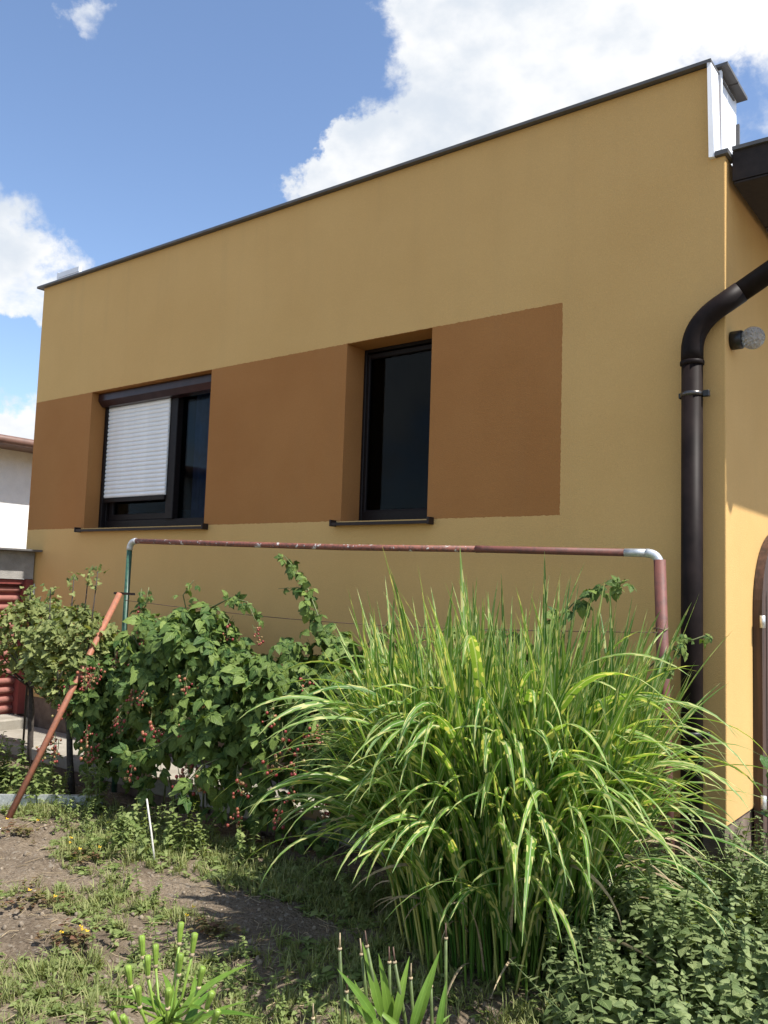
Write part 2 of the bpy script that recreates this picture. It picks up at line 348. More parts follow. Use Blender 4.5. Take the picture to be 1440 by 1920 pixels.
M['gravel'] = simple('soil_clod', (0.22, 0.178, 0.13), 0.95, nscale=40, var=0.4)
M['stalk'] = simple('old_lily_stalk', (0.085, 0.120, 0.030), 0.5, nscale=40, var=0.4)
M['pod'] = simple('lily_pod', (0.200, 0.300, 0.045), 0.42, nscale=25, var=0.25)

def zebra():
    m, t, b = newmat('zebra_grass_blade'); g = N(t, 'ShaderNodeNewGeometry'); oi = N(t, 'ShaderNodeObjectInfo'); uv = N(t, 'ShaderNodeUVMap')
    sp = N(t, 'ShaderNodeSeparateXYZ'); L(t, uv.outputs[0], sp.inputs[0])
    rnd = mth(t, 'FRACT', mth(t, 'ADD', g.outputs['Random Per Island'], mth(t, 'MULTIPLY', oi.outputs['Random'], 5.17)))
    c = mixc(t, rnd, (0.070, 0.180, 0.030), (0.245, 0.390, 0.080))
    cmb = N(t, 'ShaderNodeCombineXYZ'); L(t, mth(t, 'MULTIPLY', rnd, 91.0), cmb.inputs[0]); L(t, sp.outputs[1], cmb.inputs[1]); L(t, mth(t, 'MULTIPLY', sp.outputs[0], 0.10), cmb.inputs[2])
    nz = N(t, 'ShaderNodeTexNoise', i_Scale=23.0, i_Detail=0.0, i_Roughness=0.5); L(t, cmb.outputs[0], nz.inputs['Vector'])
    bnd = mrange(t, nz.outputs[0], 0.605, 0.622)
    c = mixc(t, mth(t, 'MULTIPLY', bnd, 0.93), c, (0.68, 0.66, 0.27))
    au = mth(t, 'ABSOLUTE', mth(t, 'SUBTRACT', sp.outputs[0], 0.5))
    c = mixc(t, mrange(t, au, 0.10, 0.03, 0.0, 0.7), c, (0.55, 0.62, 0.42))
    L(t, c, b.inputs['Base Color']); b.inputs['Roughness'].default_value = 0.38; b.inputs['Specular IOR Level'].default_value = 0.30
    fib = mth(t, 'SINE', mth(t, 'MULTIPLY', sp.outputs[0], 60.0))
    bp = N(t, 'ShaderNodeBump', i_Strength=0.2, i_Distance=0.001); L(t, fib, bp.inputs['Height']); L(t, bp.outputs[0], b.inputs['Normal'])
    tr = N(t, 'ShaderNodeBsdfTranslucent'); L(t, mixc(t, 1.0, c, (1.25, 1.2, 0.5), 'MULTIPLY'), tr.inputs[0])
    mx = N(t, 'ShaderNodeMixShader', i_Fac=0.46); L(t, b.outputs[0], mx.inputs[1]); L(t, tr.outputs[0], mx.inputs[2])
    L(t, mx.outputs[0], t.nodes['Material Output'].inputs['Surface'])
    return m
M['zebra'] = zebra()

def berrymat():
    m, t, b = newmat('unripe_blackberry'); g = N(t, 'ShaderNodeNewGeometry'); oi = N(t, 'ShaderNodeObjectInfo')
    rnd = mth(t, 'FRACT', mth(t, 'ADD', g.outputs['Random Per Island'], mth(t, 'MULTIPLY', oi.outputs['Random'], 3.77)))
    r = N(t, 'ShaderNodeValToRGB'); L(t, rnd, r.inputs[0]); e = r.color_ramp.elements
    e[0].position = 0.0; e[0].color = (0.19, 0.020, 0.024, 1); e[1].position = 1.0; e[1].color = (0.24, 0.20, 0.07, 1)
    for p, cc in ((0.35, (0.25, 0.042, 0.034, 1)), (0.65, (0.32, 0.11, 0.055, 1)), (0.85, (0.28, 0.15, 0.07, 1))):
        x = e.new(p); x.color = cc
    L(t, r.outputs[0], b.inputs['Base Color']); b.inputs['Roughness'].default_value = 0.35
    return m
M['berry'] = berrymat()

def glass():
    m, t, b = newmat('window_glass')
    fr = N(t, 'ShaderNodeFresnel', i_IOR=1.18); tr = N(t, 'ShaderNodeBsdfTransparent'); tr.inputs[0].default_value = (0.42, 0.50, 0.53, 1)
    gl = N(t, 'ShaderNodeBsdfGlossy', i_Roughness=0.02); gl.inputs[0].default_value = (0.85, 0.9, 0.95, 1)
    mx = N(t, 'ShaderNodeMixShader'); L(t, fr.outputs[0], mx.inputs[0]); L(t, tr.outputs[0], mx.inputs[1]); L(t, gl.outputs[0], mx.inputs[2])
    L(t, mx.outputs[0], t.nodes['Material Output'].inputs['Surface'])
    return m
M['glass'] = glass()
def lampglass():
    m, t, b = newmat('ribbed_lamp_glass'); g = N(t, 'ShaderNodeTexCoord')
    v = N(t, 'ShaderNodeTexVoronoi', i_Scale=70.0); L(t, g.outputs['Object'], v.inputs['Vector'])
    b.inputs['Base Color'].default_value = (0.9, 0.92, 0.92, 1); b.inputs['Transmission Weight'].default_value = 0.75; b.inputs['Roughness'].default_value = 0.14; b.inputs['IOR'].default_value = 1.45
    bp = N(t, 'ShaderNodeBump', i_Strength=1.0, i_Distance=0.02); L(t, v.outputs['Distance'], bp.inputs['Height']); L(t, bp.outputs[0], b.inputs['Normal'])
    return m
M['lampglass'] = lampglass()
def doorwood():
    m, t, b = newmat('weathered_brown_plank'); g = N(t, 'ShaderNodeNewGeometry'); oi = N(t, 'ShaderNodeObjectInfo')
    mp = N(t, 'ShaderNodeMapping'); mp.inputs['Scale'].default_value = (40, 40, 1.6); L(t, g.outputs['Position'], mp.inputs[0])
    a = N(t, 'ShaderNodeTexNoise', i_Scale=1.0, i_Detail=6.0, i_Roughness=0.65); L(t, mp.outputs[0], a.inputs['Vector'])
    c = mixc(t, mrange(t, a.outputs[0], 0.3, 0.7), (0.030, 0.015, 0.010), (0.085, 0.040, 0.026))
    c = mixc(t, mrange(t, a.outputs[0], 0.72, 0.78, 0.0, 0.6), c, (0.3, 0.2, 0.13))
    L(t, c, b.inputs['Base Color']); b.inputs['Roughness'].default_value = 0.55
    bp = N(t, 'ShaderNodeBump', i_Strength=0.5, i_Distance=0.002); L(t, a.outputs[0], bp.inputs['Height']); L(t, bp.outputs[0], b.inputs['Normal'])
    return m
M['door'] = doorwood()

# ------------------------------------------------------------------ ground
def gz(x, y):
    """soil height"""
    z = 0.045 * mnoise.fractal(Vector((x * 1.1, y * 1.1, 3.3)), 1.0, 2.0, 3) + 0.024 * mnoise.fractal(Vector((x * 6, y * 6, 7.7)), 0.9, 2.0, 3)
    z += 0.010 * mnoise.turbulence(Vector((x * 17, y * 17, 1.7)), 2, False)
    e = min(1, max(0, (-0.38 - y) / 0.2)); z = z * e - 0.06 * (1 - e)
    d = max(0, max(abs(x + 1.2) - 5.0, abs(y + 2.0) - 2.6)); k = max(0, 1 - d / 1.5)
    return z * k - 0.05 * (1 - k)
xs = np.concatenate([[-400, -120, -40, -18, -10, -7], np.arange(-5.6, 2.2, 0.035), [3, 4.5, 8, 16, 40, 120, 400]])
ys = np.concatenate([[-400, -120, -40, -18, -9, -6], np.arange(-4.2, -0.3, 0.035), [0, 2, 6, 12, 30, 100, 400]])
nx, ny = len(xs), len(ys)
GV = np.array([(x, y, gz(float(x), float(y))) for y in ys for x in xs])
ii = np.arange(nx - 1)[None, :] + nx * np.arange(ny - 1)[:, None]; ii = ii.ravel()
GF = np.concatenate([np.stack([ii, ii + 1, ii + nx + 1], 1), np.stack([ii, ii + nx + 1, ii + nx], 1)])
link_mesh('ground', fast_mesh('ground', GV, GF), mat=M['soil'])['kind'] = 'structure'

# pavement of concrete slabs along the front wall and down the side
pv = obj('pavement', MB().box(XL + 0.14, 0.0, -0.505, -0.004, -0.10, 0.095).box(0.0, 1.25, 0.0, 7.0, -0.10, 0.095), M['plinth']); pv['kind'] = 'structure'
x = XL + 0.145; k = 0
while x < -0.02:
    w = min(0.92 + random.uniform(-0.05, 0.05), -0.006 - x); dz = random.uniform(-0.006, 0.006)
    obj('paving_slab', MB().box(x + 0.006, x + w - 0.006, -0.52 + random.uniform(-0.012, 0.012), -0.006, 0.03, ZG + dz, 0.008), M['concrete'], pv); x += w
for j in range(7):
    obj('paving_slab', MB().box(0.006, 1.24, 0.01 + j * 0.99, 0.99 + j * 0.99, 0.03, ZG + random.uniform(-0.005, 0.005), 0.008), M['concrete'], pv)

# ------------------------------------------------------------------ house
H = thing('house', 'flat roofed house with ochre render and a brown painted band round two windows', 'house', (0, 0, 0))
RV = 0.185; CH = 0.006
w = MB()
def quad(mb, a, b, c, d): mb.add([a, b, c, d], [(0, 1, 2, 3)])
gx = [XL, A0, A1, B0, B1, XP, -CH]; gzv = [ZP, Z3, Z2, ZC, ZT]
for i in range(len(gx) - 1):
    for j in range(len(gzv) - 1):
        if j == 1 and i in (1, 3): continue
        if j == 3 and i == 5: continue
        quad(w, (gx[i], 0, gzv[j]), (gx[i + 1], 0, gzv[j]), (gx[i + 1], 0, gzv[j + 1]), (gx[i], 0, gzv[j + 1]))
for (a, b) in ((A0, A1), (B0, B1)):
    quad(w, (a, 0, Z3), (a, 0, Z2), (a, RV, Z2), (a, RV, Z3)); quad(w, (b, 0, Z2), (b, 0, Z3), (b, RV, Z3), (b, RV, Z2))
    quad(w, (a, 0, Z2), (b, 0, Z2), (b, RV, Z2), (a, RV, Z2)); quad(w, (b, 0, Z3), (a, 0, Z3), (a, RV, Z3), (b, RV, Z3))
# rounded corner, then the side wall, back and left walls
for k in range(3):
    a0, a1 = k * math.pi / 6, (k + 1) * math.pi / 6
    p = lambda a: (-CH + CH * math.sin(a), CH - CH * math.cos(a))
    quad(w, (*p(a0), ZP), (*p(a1), ZP), (*p(a1), ZC), (*p(a0), ZC))
quad(w, (0, CH, ZP), (0, 7.0, ZP), (0, 7.0, ZC), (0, CH, ZC)); quad(w, (0, 7, ZP), (XL, 7, ZP), (XL, 7, ZC), (0, 7, ZC))
quad(w, (XL, 7, ZP), (XL, 0, ZP), (XL, 0, ZC), (XL, 7, ZC)); quad(w, (XL, 0.34, ZC), (XL, 0, ZC), (XL, 0, ZT), (XL, 0.34, ZT))
quad(w, (XP, 0, ZC), (XP, 0.34, ZC), (XP, 0.34, ZT), (XP, 0, ZT)); quad(w, (XP, 0.34, ZC), (XL, 0.34, ZC), (XL, 0.34, ZT), (XP, 0.34, ZT))
quad(w, (XP, 0, ZC), (0, 0, ZC), (0, 0.34, ZC), (XP, 0.34, ZC)); quad(w, (XL, 0, ZT), (XP, 0, ZT), (XP, 0.34, ZT), (XL, 0.34, ZT))
obj('wall', w, M['stucco'], H)
obj('plinth', MB().box(XL + 0.012, -0.012, 0.012, 6.98, -0.05, ZP + 0.02), M['plinth'], H)
obj('roof', MB().box(XL + 0.02, -0.02, 0.35, 6.95, ZC - 0.10, ZC - 0.01), M['zinc'], H)
# parapet flashings
f = MB().box(XL - 0.055, XP + 0.012, -0.034, 0.37, ZT + 0.004, ZT + 0.014).box(XL - 0.055, XP + 0.012, -0.040, -0.031, ZT + 0.000, ZT + 0.0165)
f.box(XL - 0.061, XL - 0.051, -0.036, 0.37, ZT - 0.000, ZT + 0.017)
obj('parapet_flashing', f, M['zinc'], H)
f = MB(); f.add([(XP - 0.002, -0.028, ZC + 0.0), (XP + 0.022, -0.020, ZC + 0.0), (XP + 0.010, -0.034, ZT + 0.005), (XP - 0.006, -0.040, ZT + 0.005),
                 (XP - 0.002, 0.088, ZC + 0.0), (XP + 0.022, 0.088, ZC + 0.0), (XP + 0.010, 0.088, ZT + 0.005), (XP - 0.006, 0.088, ZT + 0.005)],
                [(0, 1, 2, 3), (1, 5, 6, 2), (5, 4, 7, 6), (4, 0, 3, 7), (3, 2, 6, 7), (0, 4, 5, 1)])
obj('corner_flashing', f, M['white_sheet'], H)
pn = obj('parapet_end_panel', MB().box(XP - 0.03, XP + 0.004, 0.104, 0.43, ZC + 0.03, ZT + 0.035), M['white_sheet'], H)
obj('panel_edge', MB().box(XP + 0.004, XP + 0.022, 0.098, 0.118, ZC + 0.03, ZT + 0.025), M['white_sheet'], pn)
obj('panel_edge', MB().box(XP + 0.002, XP + 0.02, 0.418, 0.436, ZC + 0.03, ZT - 0.10), M['zinc'], pn)
obj('panel_cap', MB().box(XP - 0.05, XP + 0.055, 0.085, 0.27, ZT + 0.037, ZT + 0.052), M['zinc'], pn)
obj('panel_cap', MB().box(XP - 0.05, XP + 0.055, 0.274, 0.45, ZT + 0.033, ZT + 0.049), M['zinc'], pn)
obj('ledge_flashing', MB().box(XP + 0.024, 0.018, -0.022, 0.10, ZC + 0.002, ZC + 0.024), M['zinc'], H)
# little white upstand on the far corner of the roof
f = MB().box(-5.84, -5.81, 0.10, 0.13, ZT + 0.02, ZT + 0.17).box(-5.81, -5.50, 0.10, 0.13, ZT + 0.12, ZT + 0.165).box(-5.81, -5.5, 0.104, 0.126, ZT + 0.02, ZT + 0.118)
obj('roof_upstand', f, M['white_sheet'], H)
# wide eave over the side wall
ev = obj('side_eave', MB().box(0.022, 0.93, 0.040, 7.1, ZC - 0.115, ZC + 0.03), M['roof_board'], H)
obj('eave_flashing', MB().box(0.024, 0.95, 0.026, 7.1, ZC + 0.032, ZC + 0.050), M['zinc'], ev)
for j in range(12):
    obj('soffit_board', MB().box(0.026, 0.925, 0.044 + j * 0.585, 0.044 + j * 0.585 + 0.577, ZC - 0.130, ZC - 0.117, 0.003), M['roof_board'], ev)
g = MB(); prof = [(0.060 * math.cos(a), 0.060 * math.sin(a)) for a in [math.pi + math.pi * i / 8 for i in range(9)]]
vv = []; ff = []
for yy in (0.045, 7.1):
    for r_ in (1.0, 0.93): vv += [(1.0 + px * r_, yy, ZC + 0.005 + pz * r_) for px, pz in prof]
for k in range(8):
    ff += [(k, k + 1, 18 + k + 1, 18 + k), (9 + k + 1, 9 + k, 27 + k, 27 + k + 1), (k + 1, k, 9 + k, 9 + k + 1)]
g.add(vv, ff); g.add([(1.0 + px * 0.96, 0.052, ZC + 0.005 + pz * 0.96) for px, pz in prof], [tuple(range(9))])
obj('gutter', g, M['pipe_pvc'], ev)

# downpipe
DX, DY = -0.132, -0.068
dp = obj('downpipe', MB().tube([(DX, DY, -0.03), (DX, DY, 2.44)], 0.048, 22), M['pipe_pvc'], H)
Pa, Pb = Vector((DX, DY, 2.44)), Vector((0.96, 0.11, 3.32))
Pm = Vector((DX, DY, 2.625)); Pdir = (Pb - Pm).normalized()
path = [Pa, Vector((DX, DY, 2.50))]
q0, q1, q2 = Vector((DX, DY, 2.50)), Pm, Pm + Pdir * 0.14
for i in range(1, 11):
    t = i / 10; path.append(q0 * (1 - t) ** 2 + q1 * 2 * t * (1 - t) + q2 * t * t)
path += [Pm + Pdir * 0.25]
obj('elbow', MB().tube(path, 0.0505, 22), M['pipe_pvc'], dp)
obj('offset_pipe', MB().tube([Pm + Pdir * 0.24, Pb], 0.0485, 22), M['pipe_pvc'], dp)
obj('socket_ring', MB().lathe([(0.049, 0), (0.0545, 0.004), (0.0545, 0.020), (0.049, 0.024)], (DX, DY, 2.432), seg=24), M['pipe_pvc'], dp)
for zc_, mt_ in ((2.285, 'dark_steel'), (0.74, 'black')):
    c_ = obj('pipe_clamp', MB().lathe([(0.0485, 0), (0.0525, 0.001), (0.0525, 0.019), (0.0485, 0.020)], (DX, DY, zc_), seg=24), M[mt_], dp)
    c_.name = 'pipe_clamp'
    obj('clamp_bolt', MB().box(DX + 0.050, DX + 0.080, DY - 0.012, DY + 0.010, zc_ - 0.006, zc_ + 0.024, 0.003), M['black'], dp)
    obj('clamp_bolt', MB().box(DX - 0.062, DX - 0.050, DY - 0.006, DY + 0.062, zc_ - 0.004, zc_ + 0.022, 0.003), M['black'], dp)

# windows
def window(x0, x1, label, fw=0.040):
    fr = MB(); F0, F1 = RV - 0.012, RV + 0.055
    fr.box(x0, x0 + fw, F0, F1, Z3, Z2, 0.004).box(x1 - fw, x1, F0, F1, Z3, Z2, 0.004)
    fr.box(x0 + fw, x1 - fw, F0 + 0.001, F1, Z3, Z3 + 0.075, 0.004).box(x0 + fw, x1 - fw, F0 + 0.001, F1, Z2 - fw, Z2, 0.004)
    o = obj('window', fr, M['frame'], H); o['label'] = label
    # the dark room behind
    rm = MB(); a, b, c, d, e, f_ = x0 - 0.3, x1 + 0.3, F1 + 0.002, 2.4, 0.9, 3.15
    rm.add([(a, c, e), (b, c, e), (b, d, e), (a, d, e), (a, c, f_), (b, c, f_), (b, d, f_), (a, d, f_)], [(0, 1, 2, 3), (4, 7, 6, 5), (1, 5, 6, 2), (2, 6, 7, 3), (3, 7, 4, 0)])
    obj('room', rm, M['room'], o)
    sl = MB(); a, b = x0 - 0.035, x1 + 0.035
    sl.add([(a, -0.052, Z3 - 0.012), (b, -0.052, Z3 - 0.012), (b, RV, Z3 + 0.012), (a, RV, Z3 + 0.012), (a, -0.052, Z3 - 0.030), (b, -0.052, Z3 - 0.030), (b, -0.036, Z3 - 0.030), (a, -0.036, Z3 - 0.030), (a, -0.036, Z3 - 0.016), (b, -0.036, Z3 - 0.016)],
           [(0, 1, 2, 3), (0, 4, 5, 1), (4, 7, 6, 5), (7, 8, 9, 6), (8, 3, 2, 9), (0, 3, 8, 7, 4), (1, 5, 6, 9, 2)])
    sl2 = MB().box(b - 0.001, b + 0.014, -0.056, 0.0, Z3 - 0.034, Z3 + 0.008, 0.002); sl3 = MB().box(a - 0.012, a + 0.001, -0.056, 0.0, Z3 - 0.034, Z3 + 0.006, 0.002)
    obj('sill', sl, M['dark_brown'], o); obj('sill_end_cap', sl2, M['dark_brown'], o); obj('sill_end_cap', sl3, M['dark_brown'], o)
    return o
W1 = window(A0, A1, 'wide window half covered by a white roller shutter')
XS, XM = -4.205, -4.115
obj('mullion', MB().box(XS, XM, RV - 0.030, RV + 0.05, Z3 + 0.07, Z2 - 0.112, 0.004), M['frame'], W1)
obj('guide_rail', MB().box(A0 + 0.004, A0 + 0.040, RV - 0.055, RV - 0.013, Z3 + 0.012, Z2 - 0.112, 0.003), M['frame'], W1)
# shutter box, five sided with a sloping underside
sb = MB(); a, b = A0 + 0.004, A1 - 0.004; pr = [(0.060, Z2 - 0.012), (0.060, Z2 - 0.066), (0.098, Z2 - 0.108), (RV - 0.014, Z2 - 0.112), (RV - 0.014, Z2 - 0.012)]
sb.add([(a, y, z) for y, z in pr] + [(b, y, z) for y, z in pr], [(i, (i + 1) % 5, 5 + (i + 1) % 5, 5 + i) for i in range(5)] + [(4, 3, 2, 1, 0), (5, 6, 7, 8, 9)])
obj('shutter_box', sb, M['shutter_box'], W1)
# slats
sm = MB(); S0, S1 = A0 + 0.036, XS + 0.004; ph = 0.0343
pr = [(0.0, 0.002), (-0.005, 0.007), (-0.0075, 0.016), (-0.0065, 0.025), (-0.002, 0.0325), (0.0, 0.0343)]
sm.add([(S0, RV - 0.036 + y, z) for y, z in pr] + [(S1, RV - 0.036 + y, z) for y, z in pr], [(i, 6 + i, 7 + i, i + 1) for i in range(5)])
zt_ = Z2 - 0.110; base_mesh = None
for k in range(22):
    if base_mesh is None:
        o = obj('shutter_slat', sm, M['slat'], W1); base_mesh = o.data
        for p_ in base_mesh.polygons: p_.use_smooth = True
    else: o = link_mesh('shutter_slat', base_mesh, W1)
    o.location = (0, 0, zt_ - (k + 1) * ph)
zb = zt_ - 22 * ph
obj('shutter_backing', MB().box(S0, S1, RV - 0.033, RV - 0.029, zb, zt_), M['slat'], W1)
obj('shutter_bottom_rail', MB().box(S0, S1 - 0.002, RV - 0.046, RV - 0.026, zb - 0.038, zb, 0.003), M['frame'], W1)
obj('sash', MB().box(A0 + 0.058, XS, RV + 0.004, RV + 0.05, Z3 + 0.075, Z3 + 0.125, 0.004).box(A0 + 0.058, A0 + 0.11, RV + 0.003, RV + 0.05, Z3 + 0.12, Z2 - 0.12, 0.004), M['frame'], W1)
obj('pane', MB().box(A0 + 0.10, XS + 0.01, RV + 0.022, RV + 0.028, Z3 + 0.115, Z2 - 0.10), M['glass'], W1)
obj('pane', MB().box(XM - 0.01, A1 - 0.05, RV + 0.022, RV + 0.028, Z3 + 0.065, Z2 - 0.10), M['glass'], W1)
def curtain(mb, x0, x1, y, z0, z1, n=40, amp=0.022, wl=0.055):
    xs_ = np.linspace(x0, x1, n); v = []
    for X in xs_: yy = y + amp * math.sin(2 * math.pi * X / wl) + 0.5 * amp * math.sin(2 * math.pi * X / (wl * 2.7)); v += [(X, yy, z0), (X, yy, z1)]
    mb.add(v, [(2 * i, 2 * i + 2, 2 * i + 3, 2 * i + 1) for i in range(n - 1)]); mb.smooth = True; return mb
obj('curtain', curtain(MB(), -4.02, -3.56, 0.275, 1.4, 2.9), M['curtain'], W1)
obj('radiator_board', MB().box(-4.75, -4.1, 0.62, 0.66, 1.55, 1.95), M['net'], W1)
W2 = window(B0, B1, 'tall narrow dark window beside the shuttered one', 0.022)
obj('sash', MB().box(B0 + 0.020, B0 + 0.042, RV - 0.002, RV + 0.05, Z3 + 0.05, Z2 - 0.03, 0.004).box(B1 - 0.042, B1 - 0.020, RV - 0.002, RV + 0.05, Z3 + 0.05, Z2 - 0.03, 0.004)
    .box(B0 + 0.042, B1 - 0.042, RV - 0.001, RV + 0.05, Z3 + 0.05, Z3 + 0.085, 0.004).box(B0 + 0.042, B1 - 0.042, RV - 0.001, RV + 0.05, Z2 - 0.062, Z2 - 0.03, 0.004), M['frame'], W2)
obj('pane', MB().box(B0 + 0.036, B1 - 0.036, RV + 0.014, RV + 0.020, Z3 + 0.08, Z2 - 0.055), M['glass'], W2)
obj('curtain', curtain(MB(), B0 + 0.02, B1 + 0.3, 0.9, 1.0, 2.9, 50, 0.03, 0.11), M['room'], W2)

# arched plank door standing against the side wall
DY0, DY1, DTOP = 0.445, 1.345, 1.30
def arch(y):
    c = (DY0 + DY1) / 2; hw = (DY1 - DY0) / 2; return DTOP + 0.42 * math.sqrt(max(0, 1 - ((y - c) / hw) ** 2))
fr = MB(); n = 24; pts = [(DY0, ZG + 0.01)] + [(DY0 + (DY1 - DY0) * (0.5 - 0.5 * math.cos(math.pi * i / n)), arch(DY0 + (DY1 - DY0) * (0.5 - 0.5 * math.cos(math.pi * i / n)))) for i in range(n + 1)] + [(DY1, ZG + 0.01)]
cy, cz = (DY0 + DY1) / 2, 1.0
ins = [(y + (0.055 if y < cy - 0.2 else -0.055 if y > cy + 0.2 else 0.055 * (cy - y) / 0.2), z - (0.055 if z > DTOP + 0.1 else 0)) for y, z in pts]
m_ = len(pts); v = [(0.004, y, z) for y, z in pts] + [(0.045, y, z) for y, z in pts] + [(0.045, y, z) for y, z in ins] + [(0.030, y, z) for y, z in ins]
ff = []
for i in range(m_ - 1):
    for k in range(3): ff.append((k * m_ + i, k * m_ + i + 1, (k + 1) * m_ + i + 1, (k + 1) * m_ + i))
fr.add(v, ff)
DR = obj('door', fr, M['door'], H); DR['label'] = 'arched dark brown plank door on the sunlit side wall'
npl = 8
for i in range(npl):
    y0 = DY0 + 0.045 + (DY1 - DY0 - 0.09) * i / npl; y1 = DY0 + 0.045 + (DY1 - DY0 - 0.09) * (i + 1) / npl
    p = MB(); ym = (y0 + y1) / 2; top = [(y0 + 0.003, arch(y0 + .003) - 0.02), (ym, arch(ym) - 0.02), (y1 - 0.003, arch(y1 - .003) - 0.02)]
    lo = [(y1 - 0.003, ZG + 0.02), (y0 + 0.003, ZG + 0.02)]; ring = lo[::-1] + [top[2], top[1], top[0]]
    ring = [(y0 + .003, ZG + .02), (y1 - .003, ZG + .02), top[2], top[1], top[0]]
    xx = 0.030 + random.uniform(-0.002, 0.003)
    p.add([(0.006, y, z) for y, z in ring] + [(xx, y, z) for y, z in ring], [(5, 6, 7, 8, 9)] + [(k, (k + 1) % 5, 5 + (k + 1) % 5, 5 + k) for k in range(5)])
    obj('plank', p, M['door'], DR)
for zc_ in (0.36, 1.22):
    obj('hinge', MB().tube([(0.048, DY0 - 0.004, zc_), (0.048, DY0 - 0.004, zc_ + 0.06)], 0.013, 10), M['galv'], DR)

# wall lamp
LP = thing('wall_lamp', 'round ribbed glass wall lamp on a short black holder beside the downpipe', 'wall lamp', (0, 0.088, 2.57))
obj('holder', MB().lathe([(0.030, 0.0), (0.044, 0.002), (0.044, 0.048), (0.040, 0.054), (0.03, 0.056)], (0.001, 0.088, 2.57), (1, 0, 0), 24), M['black'], LP)
sp_ = [(0.030, 0.050)] + [(0.053 * math.sin(a), 0.098 - 0.053 * math.cos(a)) for a in np.linspace(0.62, math.pi - 0.05, 14)]
obj('globe', MB().lathe(sp_, (0.0, 0.088, 2.57), (1, 0, 0), 28), M['lampglass'], LP)

# ------------------------------------------------------------------ low shed with a red ribbed door, joining the house corner
SX = -5.70
S = thing('low_shed', 'low grey shed with a zinc cap and red ribbed door left of the house', 'shed', (SX, -1.5, 0))
obj('wall', MB().box(SX - 1.6, SX, -3.6, -0.012, 1.33, 1.560).box(SX - 1.6, SX - 0.14, -3.6, -0.014, -0.05, 1.328), M['grey_render'], S)
obj('roof_cap', MB().box(SX - 1.7, SX + 0.11, -3.7, 0.0 - 0.006, 1.562, 1.580, 0.003), M['zinc'], S)
obj('door_frame', MB().box(SX - 0.10, SX + 0.012, -0.080, -0.016, 0.205, 1.325).box(SX - 0.10, SX - 0.02, -3.5, -0.083, 1.285, 1.325), M['red_frame'], S)
obj('door_backing', MB().box(SX - 0.13, SX - 0.075, -3.5, -0.084, 0.20, 1.28), M['red_frame'], S)
rb = MB(); rr = 0.026
rb.add([(SX - 0.075 + rr * 1.1 * math.cos(a), yy, rr * math.sin(a)) for yy in (-3.5, -0.086) for a in np.linspace(-math.pi / 2, math.pi / 2, 7)], [(i, 7 + i, 8 + i, i + 1) for i in range(6)] + [(0, 1, 2, 3, 4, 5, 6), (13, 12, 11, 10, 9, 8, 7)])
rm_ = None
for k in range(14):
    if rm_ is None:
        o = obj('door_rib', rb, M['red_paint'], S); rm_ = o.data
        for p_ in rm_.polygons: p_.use_smooth = len(p_.vertices) == 4
    else: o = link_mesh('door_rib', rm_, S)
    o.location = (0, 0, 0.245 + k * 0.0765)
tag(obj('concrete_step', MB().box(SX - 0.13, SX + 0.20, -3.5, -0.08, -0.05, 0.200, 0.012), M['concrete']), 'long concrete step below the red ribbed shed door', 'step')

# neighbour's white house far left
NB = thing('neighbour_house', "neighbour's white rendered house with a brown eave beyond the shed", 'house', (-8.6, 3, 0))
obj('wall', MB().box(-15, -8.6, -5.0, 9.0, -0.05, 2.92), M['white_render'], NB)
rf = MB(); rf.add([(-8.27, -5.3, 2.92), (-8.27, 9.3, 2.92), (-12, 9.3, 3.10), (-12, -5.3, 3.10), (-8.27, -5.3, 2.85), (-8.27, 9.3, 2.85), (-8.62, 9.3, 2.85), (-8.62, -5.3, 2.85), (-15.4, -5.3, 3.0), (-15.4, 9.3, 3.0)],
                  [(0, 1, 2, 3), (0, 4, 5, 1), (4, 7, 6, 5), (3, 2, 9, 8)])
nr = obj('roof', rf, M['roof_brown'], NB)
obj('gutter', MB().tube([(-8.22, -5.3, 2.90), (-8.22, 9.3, 2.90)], 0.055, 12), M['roof_brown'], nr)

# ------------------------------------------------------------------ pipe frame (trellis)
PL = Vector((-3.58, -0.60, 1.605)); PR = Vector((-0.199, -0.30, 1.545)); PRB = Vector((-0.150, -0.285, 0.0))
T = thing('pipe_trellis', 'garden trellis of rusty red pipe rail on a green and a red post', 'trellis', (-1.9, -0.45, 0))
p_ = obj('post', MB().tube([(PL.x - 0.015, PL.y, -0.1), (PL.x, PL.y, 1.58)], 0.0175, 14), M['green_paint'], T); p_['label'] = 'thin green painted post'
p_ = obj('post', MB().tube([PRB + Vector((0, 0, -0.1)), PRB.lerp(PR, 0.5), PR + Vector((0.0, 0, -0.028))], 0.026, 18), M['red_post'], T); p_['label'] = 'thick red oxide post'
dr = (PR - PL).normalized(); mid = PL.lerp(PR, 0.745)
obj('rail', MB().tube([PL + dr * 0.05, PL.lerp(PR, 0.25) + Vector((0, 0, -0.004)), PL.lerp(PR, 0.5) + Vector((0, 0, -0.008)), mid], 0.0165, 14), M['rail'], T)
obj('rail', MB().tube([mid - dr * 0.03, mid + dr * 0.02, PR - dr * 0.15], [0.019, 0.0175, 0.0175], 14), M['red_post'], T)
obj('rail_sleeve', MB().tube([PR - dr * 0.155, PR - dr * 0.05], 0.0185, 14), M['galv'], T)
def elbow(P, d1):
    pa, pb, pc = P + d1 * 0.06, P, P + Vector((0, 0, -0.06))
    return MB().tube([pa] + [pa * (1 - t) ** 2 + pb * 2 * t * (1 - t) + pc * t * t for t in np.linspace(0.1, 1, 8)], 0.0205, 14)
obj('elbow', elbow(PR, -dr), M['galv'], T); obj('elbow', elbow(PL, dr), M['galv'], T)
obj('cross_bar', MB().box(PL.x - 0.10, PL.x + 0.11, PL.y - 0.03, PL.y - 0.018, 1.255, 1.270), M['black'], T)
